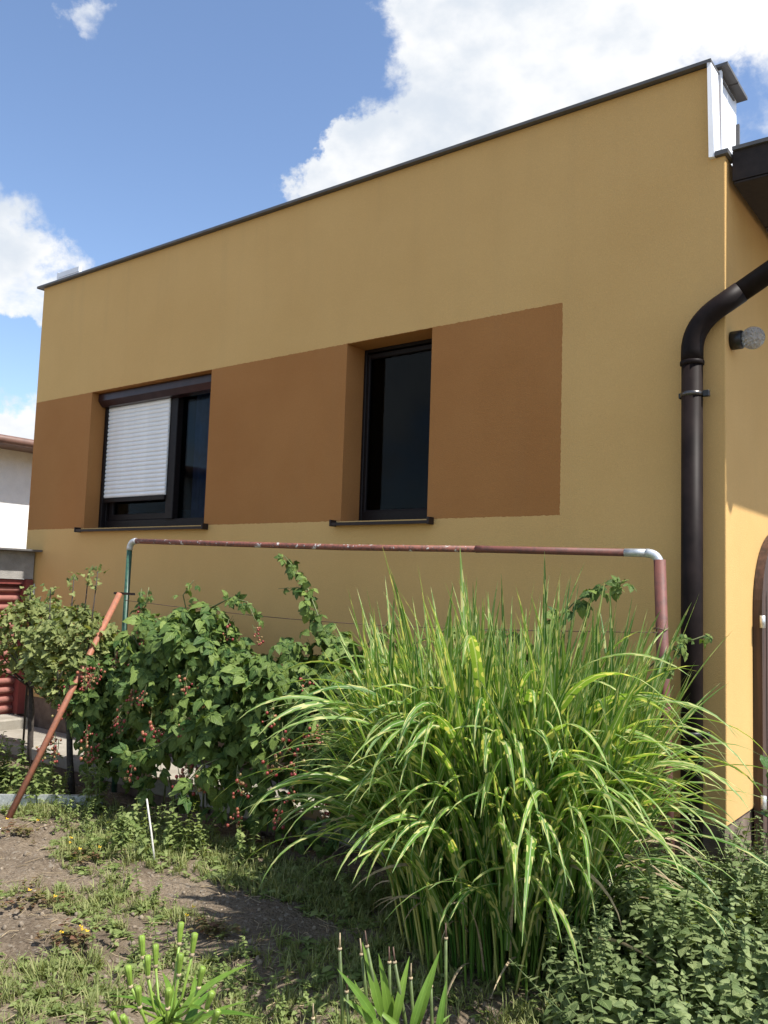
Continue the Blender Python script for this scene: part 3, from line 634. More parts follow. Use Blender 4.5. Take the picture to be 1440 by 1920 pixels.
wp = [Vector((-3.57, -0.62, 1.22)).lerp(Vector((-0.19, -0.33, 1.20)), t) + Vector((0, 0.01 * math.sin(9 * t), -0.05 * math.sin(math.pi * t))) for t in np.linspace(0, 1, 24)]
obj('wire', MB().tube(wp, 0.0022, 5), M['wire'], T)
obj('wire', MB().tube([PR + Vector((0.005, 0, -0.33)) + Vector((0.031 * math.cos(a), 0.031 * math.sin(a), 0.004 * math.sin(3 * a))) for a in np.linspace(0, 6.28, 16)], 0.0025, 5), M['wire'], T)
tag(obj('leaning_pole', MB().tube([(-3.523, -1.356, -0.03), (-3.595, -0.645, 1.262)], 0.0185, 14), M['rust_pole']), 'rusty brown pole leaning from the soil onto the green post', 'pole')

# ------------------------------------------------------------------ small things in the bed
tag(obj('edging_board', MB().add([(-4.6, -2.06, -0.05), (-3.40, -0.81, -0.05), (-3.38, -0.83, -0.05), (-4.58, -2.08, -0.05), (-4.6, -2.06, 0.075), (-3.40, -0.81, 0.055), (-3.38, -0.83, 0.055), (-4.58, -2.08, 0.075)],
    [(0, 3, 2, 1), (4, 5, 6, 7), (0, 1, 5, 4), (1, 2, 6, 5), (2, 3, 7, 6), (3, 0, 4, 7)]), M['galv']), 'low grey sheet edging along the weedy bed at left', 'edging')
tag(obj('garden_stick', MB().tube([(-2.28, -1.295, -0.02), (-2.345, -1.28, 0.13), (-2.42, -1.26, 0.275)], [0.0045, 0.0048, 0.0042], 8), M['stick']), 'thin pale stick stuck upright in the weedy soil', 'stick')

# ------------------------------------------------------------------ leaf templates (numpy)
def strip_leaf(n, wfun, length=1.0, fold=0.18, curl=0.25, wave=0.0, seed=0):
    """leaf along +Y, normal +Z; returns V,F,UV"""
    r = np.random.default_rng(seed); V = []; UV = []
    for i in range(n + 1):
        t = i / n; w_ = wfun(t); z = -curl * t * t * length
        y = t * length
        for s_ in (-1, 0, 1):
            wob = wave * r.normal() * w_
            V.append((s_ * w_, y - (abs(s_) * w_ * 0.12), z + abs(s_) * w_ * fold + wob * abs(s_))); UV.append((0.5 + 0.5 * s_, t))
    F = []
    for i in range(n):
        a = 3 * i
        for k in (0, 1): F += [(a + k, a + k + 1, a + k + 4), (a + k, a + k + 4, a + k + 3)]
    return np.array(V), np.array(F), np.array(UV)
def ovate(maxw, serr=0.0, pk=0.42, n=8):
    def f(t):
        b = (math.sin(math.pi * t ** (math.log(0.5) / math.log(pk)))) ** 0.85 if 0 < t < 1 else 0.0
        return maxw * (b + 0.0) * (1 - serr * (1 if int(round(t * n)) % 2 else 0)) + 0.002
    return f
def xf(T, loc, rx=0, ry=0, rz=0, s=1.0):
    V, F, UV = T; m = Matrix.Translation(loc) @ Matrix.Rotation(rz, 4, 'Z') @ Matrix.Rotation(ry, 4, 'Y') @ Matrix.Rotation(rx, 4, 'X') @ Matrix.Scale(s, 4)
    m = np.array(m); return V @ m[:3, :3].T + m[:3, 3], F, UV
def join(parts):
    Vs, Fs, Us, o = [], [], [], 0
    for V, F, U in parts: Vs.append(V); Fs.append(F + o); Us.append(U); o += len(V)
    return np.concatenate(Vs), np.concatenate(Fs), np.concatenate(Us)
def tube_np(path, r, seg=5):
    mb = MB().tube(path, r, seg, cap=False); F = []
    for q in mb.f: F += [(q[0], q[1], q[2]), (q[0], q[2], q[3])]
    return np.array([tuple(p) for p in mb.v]), np.array(F), np.array(mb.uv) * 0 + np.array([[0.3, 0.5]])
def instance_np(T, mats):
    """T template, mats (m,4,4) -> joined geometry"""
    V, F, U = T; mats = np.asarray(mats); m = len(mats); n = len(V)
    VV = np.einsum('mij,nj->mni', mats[:, :3, :3], V) + mats[:, None, :3, 3]
    FF = F[None] + (np.arange(m) * n)[:, None, None]
    return VV.reshape(-1, 3), FF.reshape(-1, 3), np.tile(U, (m, 1))
def frame(loc, ydir, nrm, s):
    """matrix whose Y axis is ydir and Z is near nrm"""
    y = Vector(ydir).normalized(); z = Vector(nrm); z = z - y * z.dot(y)
    if z.length < 1e-4: z = y.orthogonal()
    z.normalize(); x = y.cross(z)
    m = Matrix(((x.x * s, y.x * s, z.x * s, loc[0]), (x.y * s, y.y * s, z.y * s, loc[1]), (x.z * s, y.z * s, z.z * s, loc[2]), (0, 0, 0, 1)))
    return m
def leaves(root, name, temps, mats, mat, nparts, stuff='foliage'):
    """mats: list of (matrix, template index); the ones nearest the camera become parts, the rest one stuff part"""
    o = root_loc(root); off = Matrix.Translation(-o)
    meshes = []
    for i, T in enumerate(temps):
        me = fast_mesh(name, *T); me.materials.append(mat); meshes.append(me)
    order = sorted(range(len(mats)), key=lambda i: (Vector(CAM) - mats[i][0].translation).length - 0.2 * random.random())
    for i in order[:nparts]:
        m, k = mats[i]; link_mesh(name, meshes[k], root, matrix=off @ m)
    rest = order[nparts:]
    if rest:
        G = []
        for k, T in enumerate(temps):
            mm = [np.array(off @ mats[i][0]) for i in rest if mats[i][1] == k]
            if mm: G.append(instance_np(T, mm))
        link_mesh(stuff, fast_mesh(stuff, *join(G)), root, mat=mat, kind='stuff')
def rdir(): 
    v = Vector(RNG.normal(size=3)); return v.normalized()

# bramble: compound leaf of three to five toothed leaflets
BR = []
for s_ in range(6):
    lf = strip_leaf(8, ovate(0.34, 0.14, 0.40, 8), 1.0, 0.22, 0.22 + 0.1 * (s_ % 3), 0.10, s_)
    ps = [xf(lf, (0, 0.35, 0), -0.1, 0.1 * (s_ - 2), 0, 1.0), xf(lf, (0.02, 0.28, 0), -0.15, 0.25, -1.05, 0.78), xf(lf, (-0.02, 0.28, 0), -0.15, -0.25, 1.05, 0.78)]
    if s_ % 2: ps += [xf(lf, (0.02, 0.20, 0), -0.2, 0.3, -1.9, 0.55), xf(lf, (-0.02, 0.20, 0), -0.2, -0.3, 1.9, 0.55)]
    ps.append(tube_np([(0, -0.25, -0.05), (0, 0.1, 0.01), (0, 0.36, 0)], 0.014, 3))
    BR.append(join(ps))
# currant: small three-lobed leaf
def lobed(seed):
    r = np.random.default_rng(seed); n = 16; V = [(0, 0.30, 0.02)]; U = [(0.5, 0.3)]
    for i in range(n):
        a = -math.pi / 2 + 2 * math.pi * i / n; rad = 0.50 + 0.16 * math.cos(3 * (a - math.pi / 2)) + 0.06 * (-1) ** i + r.normal() * 0.03
        if i == 0: rad = 0.30
        x_ = rad * math.cos(a); y_ = 0.34 + rad * math.sin(a); V.append((x_, y_, 0.13 * x_ * x_ * 4 - 0.18 * y_ * y_ + r.normal() * 0.03)); U.append((0.5 + x_ * 0.8, y_))
    F = [(0, 1 + i, 1 + (i + 1) % n) for i in range(n)]
    st = tube_np([(0, -0.55, -0.05), (0, 0.0, 0), (0, 0.2, 0)], 0.012, 3)
    return join([(np.array(V), np.array(F), np.array(U)), st])
CU = [lobed(i) for i in range(5)]

# ------------------------------------------------------------------ bramble bush along the trellis
BX = [-4.10, -3.85, -3.45, -3.05, -2.70, -2.42, -2.10, -1.80, -1.50, -1.0, -0.5]
BT = [0.50, 0.82, 1.02, 1.22, 1.24, 1.02, 0.98, 1.00, 1.00, 0.98, 0.95]
B = thing('bramble_bush', 'sprawling blackberry bush with red unripe berries on the trellis', 'blackberry bush', (-2.5, -0.6, 0))
bm = []; canes = []; bclusters = []
def bram_leaf(p, nrm, s):
    nrm = (Vector(nrm) + rdir() * 0.75).normalized()
    dn = Vector((0, 0, -1)) * RNG.uniform(0.2, 1.0) + rdir() * 0.8 + Vector((nrm.x, nrm.y, 0)) * 0.6
    bm.append((frame(p, dn, nrm, s), int(RNG.integers(len(BR)))))
for i in range(4200):
    inner = i > 2100
    x_ = RNG.uniform(-3.85, -1.35) if RNG.random() < 0.9 else RNG.uniform(-1.35, -0.2)
    top = np.interp(x_, BX, BT) + 0.05 * math.sin(x_ * 9) + 0.20 * mnoise.noise(Vector((x_ * 3.1, 0.3, 8.0)))
    hd = 0.45 * (0.85 + 0.2 * math.sin(x_ * 5 + 1)) * float(np.interp(x_, [-3.9, -3.15], [0.45, 1.0]))
    hd *= 0.92 + 0.55 * mnoise.noise(Vector((x_ * 3.4, top * 2.0, 4.0)))
    if x_ > -1.35: hd *= 0.45
    a = RNG.uniform(-0.95, math.pi * 0.9)           # 0 = towards the camera, pi/2 = top
    rr = RNG.uniform(0.82, 1.04) if not inner else RNG.uniform(0.25, 0.8)
    low = 0.03 + 0.05 * math.sin(x_ * 4.0)
    cz_ = low + (top - low) * 0.58; hz = (top - cz_) if a > 0 else (cz_ - low) * 1.2
    yc = -0.66 + 0.06 * math.sin(x_ * 3)
    if a < 0: hd *= 1 + 0.85 * math.sin(a)
    p = (x_, yc - hd * math.cos(a) * rr, cz_ + hz * math.sin(a) * rr)
    if not inner and mnoise.noise(Vector((x_ * 5.0, a * 2.4, 2.2))) < -0.01: continue
    if p[2] < 0.06: continue
    bram_leaf(p, (0.35, -math.cos(a) * 0.8, 0.55 + 0.5 * math.sin(a)), RNG.uniform(0.046, 0.100))
def shoot(pts, nleaf, s0, s1, rad=0.005):
    P = [Vector(p) for p in pts]; canes.append((P, rad))
    for k in range(nleaf):
        t = (k + RNG.random()) / nleaf * (len(P) - 1); i = min(int(t), len(P) - 2); p = P[i].lerp(P[i + 1], t - i)
        side = rdir(); side.z *= 0.3
        bram_leaf(p + side * 0.035, (side.x * 0.4 + 0.3, -0.55 + 0.3 * side.y, 0.75), s0 + (s1 - s0) * (k / nleaf))
shoot([(-1.80, -0.55, 0.9), (-1.98, -0.52, 1.17), (-2.09, -0.50, 1.33), (-2.20, -0.50, 1.45), (-2.29, -0.50, 1.52)], 36, 0.085, 0.040)
shoot([(-2.09, -0.50, 1.33), (-2.17, -0.5, 1.34), (-2.30, -0.52, 1.33)], 4, 0.05, 0.035, 0.003)
shoot([(-2.75, -0.62, 1.2), (-2.58, -0.62, 1.27), (-2.42, -0.64, 1.25), (-2.33, -0.66, 1.15)], 12, 0.06, 0.045)
shoot([(-3.45, -0.6, 0.9), (-3.42, -0.62, 1.15), (-3.38, -0.64, 1.30)], 11, 0.065, 0.04)
shoot([(-3.42, -0.62, 1.1), (-3.30, -0.66, 1.20), (-3.28, -0.66, 1.31)], 8, 0.06, 0.03)
shoot([(-0.85, -0.4, 0.9), (-0.72, -0.4, 1.15), (-0.55, -0.40, 1.32), (-0.40, -0.40, 1.40), (-0.30, -0.42, 1.42)], 24, 0.080, 0.05)
shoot([(-0.35, -0.36, 0.8), (-0.22, -0.37, 1.05), (-0.10, -0.38, 1.15), (0.02, -0.39, 1.20)], 22, 0.075, 0.035)
shoot([(-2.95, -0.6, 1.1), (-3.0, -0.62, 1.27), (-2.9, -0.63, 1.36)], 10, 0.06, 0.035)
shoot([(-1.75, -0.5, 0.95), (-1.62, -0.5, 1.1), (-1.5, -0.5, 1.2)], 10, 0.065, 0.04)
shoot([(-1.6, -0.42, 1.0), (-1.2, -0.40, 1.17), (-0.9, -0.38, 1.16)], 12, 0.07, 0.055)
shoot([(-2.55, -0.85, 0.62), (-2.62, -1.05, 0.48), (-2.72, -1.18, 0.44)], 10, 0.085, 0.07)
shoot([(-2.2, -0.8, 0.5), (-2.3, -1.02, 0.42), (-2.36, -1.12, 0.28)], 9, 0.09, 0.075)
for x_ in np.linspace(-3.6, -0.5, 22):
    b0 = Vector((x_ + RNG.normal() * 0.05, -0.60 + RNG.normal() * 0.06, -0.03)); tp = np.interp(x_, BX, BT)
    e_ = Vector((x_ + RNG.normal() * 0.22, -0.60 + RNG.normal() * 0.15, tp * RNG.uniform(0.75, 0.98)))
    m1 = b0.lerp(e_, 0.5) + Vector((RNG.normal() * 0.06, RNG.normal() * 0.06, 0.08)); canes.append(([b0, b0.lerp(m1, 0.5) + Vector((0, 0, .03)), m1, e_], 0.0065))
leaves(B, 'leaf', BR, bm, M['bramble'], 300)
mb = MB()
for k, (P, r_) in enumerate(canes): obj('cane', MB().tube(P, [r_ * (1 - 0.5 * i / (len(P) - 1)) for i in range(len(P))], 6), M['cane'], B)
# berry clusters
def ico(sub=1):
    import bmesh
    b = bmesh.new(); bmesh.ops.create_icosphere(b, subdivisions=sub, radius=1.0); V = np.array([v.co[:] for v in b.verts]); F = np.array([[v.index for v in f.verts] for f in b.faces]); b.free()
    return V, F, np.zeros((len(V), 2))
ICO = ico(2); ICO1 = ico(1)
def cluster(seed):
    r = np.random.default_rng(seed); ps = []
    axis = [(0, 0, 0), (0.01, 0, -0.05), (0.0, 0.01, -0.11)]
    stems = [tube_np(axis, 0.0022, 4)]
    for k in range(int(r.integers(9, 15))):
        t = r.random(); p = np.array([r.normal() * 0.022, r.normal() * 0.022, -0.035 - 0.095 * t]); s_ = r.uniform(0.0052, 0.0082)
        V, F, U = ICO; n_ = 1 + 0.10 * np.sin(V[:, 0:1] * 9 + 3) * np.sin(V[:, 1:2] * 9) * np.sin(V[:, 2:3] * 9 + 1)
        ps.append((V * n_ * s_ * np.array([1, 1, 1.18]) + p, F, U)); stems.append(tube_np([(0, 0, p[2] + 0.02), tuple(p)], 0.0012, 3))
    return join(ps), join(stems)
CLV = [cluster(i) for i in range(5)]; CLM = []
for a, s_ in CLV:
    me = fast_mesh('berry_cluster', *a); me.materials.append(M['berry']); ms = fast_mesh('cluster_stem', *s_); ms.materials.append(M['cane']); CLM.append((me, ms))
ob_ = root_loc(B)
for k in range(46):
    x_ = RNG.uniform(-3.75, -1.45); top = np.interp(x_, BX, BT); z_ = top * RNG.uniform(0.32, 0.95); hd = 0.36
    u_ = (z_ - top * 0.5) / (top * 0.55); y_ = -0.62 - hd * math.sqrt(max(0.08, 1 - u_ * u_)) - RNG.uniform(0.0, 0.06)
    if k < 6: x_, y_, z_ = [(-2.31, -0.70, 1.13), (-2.52, -0.68, 1.15), (-3.28, -0.70, 1.20), (-3.66, -0.92, 0.62), (-2.05, -0.98, 0.28), (-1.75, -1.0, 0.34)][k]
    me, ms = CLM[k % 5]; rz = RNG.uniform(0, 6.28); s_ = RNG.uniform(0.8, 1.25)
    o = link_mesh('berry_cluster', me, B, kind='stuff'); o.location = Vector((x_, y_, z_)) - ob_; o.rotation_euler = (RNG.normal() * 0.2, RNG.normal() * 0.2, rz); o.scale = (s_,) * 3
    c_ = link_mesh('cluster_stem', ms, o, kind='stuff')

# ------------------------------------------------------------------ currant bushes on bare stems
def currant(label, foot, top, cen, rad, n, nparts, size, seed, tall=()):
    r = np.random.default_rng(seed); R = thing('currant_bush', label, 'currant bush', foot, 'currant bushes trained on bare stems')
    F_, T_, C_ = Vector(foot), Vector(top), Vector(cen)
    obj('trunk', MB().tube([F_ + Vector((0, 0, -0.05)), F_.lerp(T_, 0.35) + Vector((-0.02, 0.01, 0)), F_.lerp(T_, 0.7) + Vector((0.015, 0, 0)), T_], [0.024, 0.021, 0.019, 0.017], 10), M['bark'], R)
    mats = []; tips = []
    for k in range(16):
        d_ = Vector(r.normal(size=3)); d_.z = abs(d_.z) * 0.9 + 0.1; d_.normalize()
        e_ = C_ + Vector((d_.x * rad[0], d_.y * rad[1], (d_.z * 2 - 1) * rad[2])) * 0.9
        obj('branch', MB().tube([T_, T_.lerp(e_, 0.5) + Vector(r.normal(size=3)) * 0.03, e_], [0.010, 0.006, 0.003], 6), M['bark'], R)
        tips.append(e_)
    for tp in tall:
        e_ = Vector(tp); b_ = Vector((e_.x * 0.85 + C_.x * 0.15, e_.y, C_.z + rad[2] * 0.5)); obj('branch', MB().tube([C_, b_, e_], [0.008, 0.005, 0.003], 6), M['bark'], R)
        for k in range(9): mats.append((frame(e_ + Vector(r.normal(size=3)) * 0.022 - Vector((0, 0, 0.10 * (k > 5) * r.random())), Vector(r.normal(size=3)) + Vector((0, 0, 0.4)), Vector((0.4, -0.4, 0.8)) + Vector(r.normal(size=3)) * 0.5, size * r.uniform(0.6, 0.95)), int(r.integers(5))))
    while len(mats) < n:
        v = Vector(r.normal(size=3)).normalized(); q_ = r.uniform(0.55, 1.0) ** 0.6
        lump = 0.86 + 0.28 * mnoise.noise(v * 2.3 + Vector((seed, 0, 0)))
        if mnoise.noise(v * 3.6 + Vector((0, seed, 5))) < -0.30: continue
        p = C_ + Vector((v.x * rad[0], v.y * rad[1], v.z * rad[2])) * q_ * lump
        nn = Vector((v.x * 0.5 + 0.3, v.y * 0.5 - 0.1, 0.8)) + Vector(r.normal(size=3)) * 0.45
        mats.append((frame(p, Vector(r.normal(size=3)) + Vector((v.x, v.y, -0.25)), nn, size * r.uniform(0.65, 1.15)), int(r.integers(5))))
    leaves(R, 'leaf', CU, mats, M['currant'], nparts)
    return R
currant('pale leaved currant bush on a dark bare stem behind the leaning pole', (-3.85, -0.73, 0), (-3.93, -0.76, 0.50), (-3.86, -0.80, 0.86), (0.40, 0.30, 0.36), 1700, 300, 0.044, 11,
        tall=((-3.80, -0.85, 1.36), (-3.62, -0.80, 1.40), (-3.72, -0.80, 1.385), (-3.98, -0.9, 1.28)))
R2 = currant('smaller currant bush on a thin stem beside the red shed door', (-4.70, -0.52, 0), (-4.72, -0.55, 0.55), (-4.64, -0.62, 0.93), (0.36, 0.26, 0.34), 950, 260, 0.045, 12, tall=((-4.55, -0.7, 1.27),))
currant('currant bush cut off by the left edge of the picture', (-4.66, -1.32, 0), (-4.66, -1.32, 0.4), (-4.62, -1.30, 0.72), (0.30, 0.30, 0.24), 420, 160, 0.052, 13)
tag(obj('support_stake', MB().tube([(-4.80, -0.53, -0.05), (-4.80, -0.53, 0.85), (-4.80, -0.53, 1.30)], 0.008, 8), M['black']), 'thin dark stake beside the smaller currant stem', 'stake')

# ------------------------------------------------------------------ zebra grass
Z = thing('zebra_grass', 'big clump of arching zebra grass with yellow banded blades', 'ornamental grass', (-0.53, -1.08, 0))
def blade(p0, az, th0, length, bend, wid, r, n=13, tw=0.0):
    """ribbon following a bending curve; th measured from the vertical"""
    ds = length / n; p = Vector(p0); V = []; U = []; off = r.uniform(0, 3)
    h = Vector((math.cos(az), math.sin(az), 0)); side = Vector((-math.sin(az), math.cos(az), 0)); th = th0
    for i in range(n + 1):
        t = i / n; th = th0 + bend * t ** 1.7
        d_ = h * math.sin(th) + Vector((0, 0, 1)) * math.cos(th); nrm = d_.cross(side)
        a = tw * t; s_ = side * math.cos(a) + nrm * math.sin(a); n_ = nrm * math.cos(a) - side * math.sin(a)
        w_ = wid * (min(1, 0.55 + t * 2.2) * (1 - t ** 2.6) + 0.02)
        for k in (-1, 0, 1):
            q_ = p + s_ * (k * w_ * 0.5) - n_ * (abs(k) * w_ * 0.10); V.append(q_[:]); U.append((0.5 + 0.5 * k, off + t * length))
        p = p + d_ * ds; 
        if p.z < 0.03: p.z = 0.03
        az2 = az + 0.25 * t * math.sin(off * 5); h = Vector((math.cos(az2), math.sin(az2), 0))
    F = []
    for i in range(n):
        a = 3 * i
        for k in (0, 1): F += [(a + k, a + k + 1, a + k + 4), (a + k, a + k + 4, a + k + 3)]
    return np.array(V), np.array(F), np.array(U)
rz_ = np.random.default_rng(21); blades = []; culm = []
ZC0 = Vector((-0.53, -1.08, 0))
for c in range(300):
    rad = 0.33 * math.sqrt(rz_.random()); a = rz_.uniform(0, 2 * math.pi); b0 = ZC0 + Vector((math.cos(a) * rad * 1.1, math.sin(a) * rad, 0))
    lean = (0.03 + 0.23 * (rad / 0.33) ** 1.3) * rz_.uniform(0.5, 1.25); az = a + rz_.normal() * 0.5
    hgt = rz_.uniform(0.70, 1.10) * (1 - 0.14 * (rad / 0.33)); dirv = Vector((math.cos(az) * math.sin(lean), math.sin(az) * math.sin(lean), math.cos(lean)))
    tip = b0 + dirv * hgt; culm.append(tube_np([b0, b0.lerp(tip, 0.5) + Vector((rz_.normal() * 0.01, rz_.normal() * 0.01, 0)), tip], [0.0045, 0.004, 0.002], 5))
    nl = int(rz_.integers(5, 8))
    for k in range(nl):
        f_ = 0.22 + 0.78 * (k + rz_.random() * 0.7) / nl; p0 = b0.lerp(tip, min(f_, 1.0)); up = f_ > 0.72
        laz = az + rz_.normal() * 0.9 if rad > 0.12 else rz_.uniform(0, 6.28)
        if up: blades.append(blade(p0, laz, lean + rz_.uniform(-0.05, 0.16), rz_.uniform(0.32, 0.62), rz_.uniform(-0.05, 0.30) if rz_.random() < 0.94 else rz_.uniform(0.9, 1.6), rz_.uniform(0.015, 0.027), rz_, tw=rz_.normal() * 0.5))
        else: blades.append(blade(p0, laz, lean + rz_.uniform(0.05, 0.30), rz_.uniform(0.45, 0.80), rz_.uniform(0.05, 0.5) if rz_.random() < 0.80 else rz_.uniform(1.5, 2.6), rz_.uniform(0.018, 0.031), rz_, tw=rz_.normal() * 0.6))
# long arching outer blades
for c in range(95):
    a = rz_.uniform(0, 2 * math.pi); rad = rz_.uniform(0.16, 0.30); b0 = ZC0 + Vector((math.cos(a) * rad, math.sin(a) * rad, rz_.uniform(0.22, 0.66)))
    blades.append(blade(b0, a + rz_.normal() * 0.35, rz_.uniform(0.15, 0.50), rz_.uniform(0.60, 0.95), rz_.uniform(1.5, 2.6), rz_.uniform(0.024, 0.040), rz_, n=18, tw=rz_.normal() * 0.5))
for c in range(60):
    a = rz_.uniform(-3.5, 0.2); rad = rz_.uniform(0.18, 0.30); b0 = ZC0 + Vector((math.cos(a) * rad, math.sin(a) * rad, rz_.uniform(0.32, 0.72)))
    blades.append(blade(b0, a + rz_.normal() * 0.3, rz_.uniform(0.15, 0.5), rz_.uniform(0.65, 1.05), rz_.uniform(1.9, 2.7), rz_.uniform(0.028, 0.042), rz_, n=18, tw=rz_.normal() * 0.4))
for c in range(85):
    a = rz_.uniform(-3.6, 0.1); rad = rz_.uniform(0.26, 0.38); b0 = ZC0 + Vector((math.cos(a) * rad, math.sin(a) * rad, rz_.uniform(0.16, 0.58)))
    blades.append(blade(b0, a + rz_.normal() * 0.35, rz_.uniform(0.3, 0.75), rz_.uniform(0.65, 1.0), rz_.uniform(1.75, 2.3), rz_.uniform(0.027, 0.040), rz_, n=18, tw=rz_.normal() * 0.5))
for c in range(150):
    a = rz_.uniform(0, 2 * math.pi); rad = rz_.uniform(0.24, 0.38); b0 = ZC0 + Vector((math.cos(a) * rad, math.sin(a) * rad, rz_.uniform(0.08, 0.50)))
    blades.append(blade(b0, a + rz_.normal() * 0.45, rz_.uniform(0.15, 0.7), rz_.uniform(0.50, 0.90), rz_.uniform(1.3, 2.5), rz_.uniform(0.020, 0.034), rz_, n=14, tw=rz_.normal() * 0.6))
oz = np.array(Z.location)
def nearness(T):
    c_ = T[0].mean(0); return np.linalg.norm(c_ - CAM) - 0.35 * (T[0].max(0) - T[0].min(0)).max()
blades.sort(key=nearness)
for T_ in blades[:300]:
    me = fast_mesh('blade', T_[0] - oz, T_[1], T_[2]); link_mesh('blade', me, Z, mat=M['zebra'])
G_ = join(blades[300:]); link_mesh('blade_mass', fast_mesh('blade_mass', G_[0] - oz, G_[1], G_[2]), Z, mat=M['zebra'], kind='stuff')
dead = []
for c in range(60):
    a = rz_.uniform(0, 2 * math.pi); rad = rz_.uniform(0.15, 0.34); b0 = ZC0 + Vector((math.cos(a) * rad, math.sin(a) * rad, rz_.uniform(0.02, 0.45)))
    dead.append(blade(b0, a + rz_.normal() * 0.6, rz_.uniform(0.3, 1.3), rz_.uniform(0.25, 0.55), rz_.uniform(0.8, 2.2), rz_.uniform(0.008, 0.016), rz_, n=9, tw=rz_.normal() * 1.5))
G_ = join(dead); link_mesh('dry_blades', fast_mesh('dry_blades', G_[0] - oz, G_[1], G_[2]), Z, mat=M['dry'], kind='stuff')
G_ = join(culm); link_mesh('culm_mass', fast_mesh('culm_mass', G_[0] - oz, G_[1], G_[2]), Z, mat=M['zebra'], kind='stuff')

# ------------------------------------------------------------------ leafy shoots: lemon balm bed and weeds
def leafy_shoot(seed, h=0.5, nlev=9, l0=0.055, l1=0.018, wid=0.36, serr=0.12, droop=0.3):
    r = np.random.default_rng(seed); ps = []; path = [(0, 0, 0)]; bx, by = r.normal() * 0.12, r.normal() * 0.12
    for i in range(1, 5): t = i / 4; path.append((bx * h * t * t, by * h * t * t, h * t))
    stem = tube_np(path, [0.0035, 0.003, 0.0026, 0.002, 0.0012], 5)
    lf = strip_leaf(5, ovate(wid, serr, 0.40, 5), 1.0, 0.2, 0.25, 0.05, seed)
    for i in range(nlev):
        t = 0.12 + 0.88 * (i + 0.5) / nlev; z_ = h * t; s_ = (l0 + (l1 - l0) * t) * r.uniform(0.8, 1.2)
        for k in range(2 if t < 0.6 else 3):
            az = i * math.pi / 2 + k * (math.pi if t < 0.6 else 2.1) + r.normal() * 0.25
            ps.append(xf(lf, (bx * h * t * t, by * h * t * t, z_ + r.normal() * 0.006), r.uniform(-0.2, 0.5) - droop * (1 - t), 0, az, s_))
    return join(ps), stem
BALM = []
for i in range(14):
    rr_ = np.random.default_rng(300 + i); spire = i % 3 == 0; ps_ = []
    for k in range(1 if spire else 3):
        a, s_ = leafy_shoot(100 + i * 5 + k, h=(0.52 if spire else 0.34 + 0.1 * rr_.random()), nlev=(19 if spire else 9 + i % 5), l0=(0.046 if spire else rr_.uniform(0.050, 0.082)), l1=(0.016 if spire else rr_.uniform(0.020, 0.034)), wid=rr_.uniform(0.36, 0.46))
        T_ = join([a, s_]); ps_.append(T_ if spire else xf(T_, (rr_.normal() * 0.03, rr_.normal() * 0.03, 0), rr_.normal() * 0.18, rr_.normal() * 0.18, rr_.uniform(0, 6)))
    me = fast_mesh('shoot', *join(ps_)); me.materials.append(M['balm']); BALM.append(me)
LB = thing('lemon_balm', 'dense bed of crinkled grey green lemon balm at the house corner', 'lemon balm', (0.05, -0.75, 0))
lo = Vector(LB.location); cnt = 0
while cnt < 240:
    x_, y_ = RNG.uniform(-0.35, 0.95), RNG.uniform(-1.85, -0.02)
    if (Vector((x_, y_, 0)) - ZC0).length < 0.36: continue
    if x_ < -0.15 and y_ > -0.6: continue
    if y_ < -1.62 - 0.5 * (x_ - 0.15) and x_ < 0.15: continue
    if y_ < -1.72 + 0.3 * x_: continue
    hs = 0.86 + 0.45 * mnoise.noise(Vector((x_ * 2.6, y_ * 2.6, 0.4))) + 0.16 * RNG.random()
    hs *= 0.95 if y_ > -0.9 else 0.85
    if x_ > 0.18 and y_ > -0.5: hs *= 0.78
    if -0.12 < x_ < 0.34 and y_ > -0.75: hs *= 1.22
    o = link_mesh('shoot', BALM[cnt % 14], LB); o.location = Vector((x_, y_, gz(x_, y_) - 0.01)) - lo
    o.rotation_euler = (RNG.normal() * 0.20 + 0.05, RNG.normal() * 0.20, RNG.uniform(0, 6.28)); o.scale = (1.0, 1.0, max(0.35, hs)) if hs < 0.7 else (hs * 1.1, hs * 1.1, hs); cnt += 1

# glossy shrub at the right edge
ES = thing('evergreen_shrub', 'small glossy evergreen shrub in front of the arched door', 'shrub', (0.33, -0.42, 0))
LF = strip_leaf(6, ovate(0.30, 0.05, 0.5, 6), 1.0, 0.25, 0.12, 0.03, 5); em = []
for k in range(9):
    b0 = Vector((0.33 + RNG.normal() * 0.05, -0.42 + RNG.normal() * 0.05, 0)); t0 = b0 + Vector((RNG.normal() * 0.07, RNG.normal() * 0.08, RNG.uniform(0.52, 0.70)))
    if k == 0: t0 = Vector((0.262, -0.40, 0.70))
    if k == 1: t0 = Vector((0.33, -0.42, 0.63))
    obj('stem', MB().tube([b0, b0.lerp(t0, 0.5) + Vector((0.01, 0, 0.02)), t0], [0.006, 0.005, 0.003], 6), M['cane'], ES)
    for i in range(15):
        t = 0.25 + 0.75 * i / 14; az = i * 2.4 + RNG.normal() * 0.3; p = b0.lerp(t0, t); up = 0.5 + 1.0 * (t > 0.9)
        d_ = Vector((math.cos(az), math.sin(az), up)); em.append((frame(p, d_, Vector((-math.cos(az), -math.sin(az), 1.2)), RNG.uniform(0.055, 0.075)), 0))
leaves(ES, 'leaf', [LF], em, M['laurel'], 300)

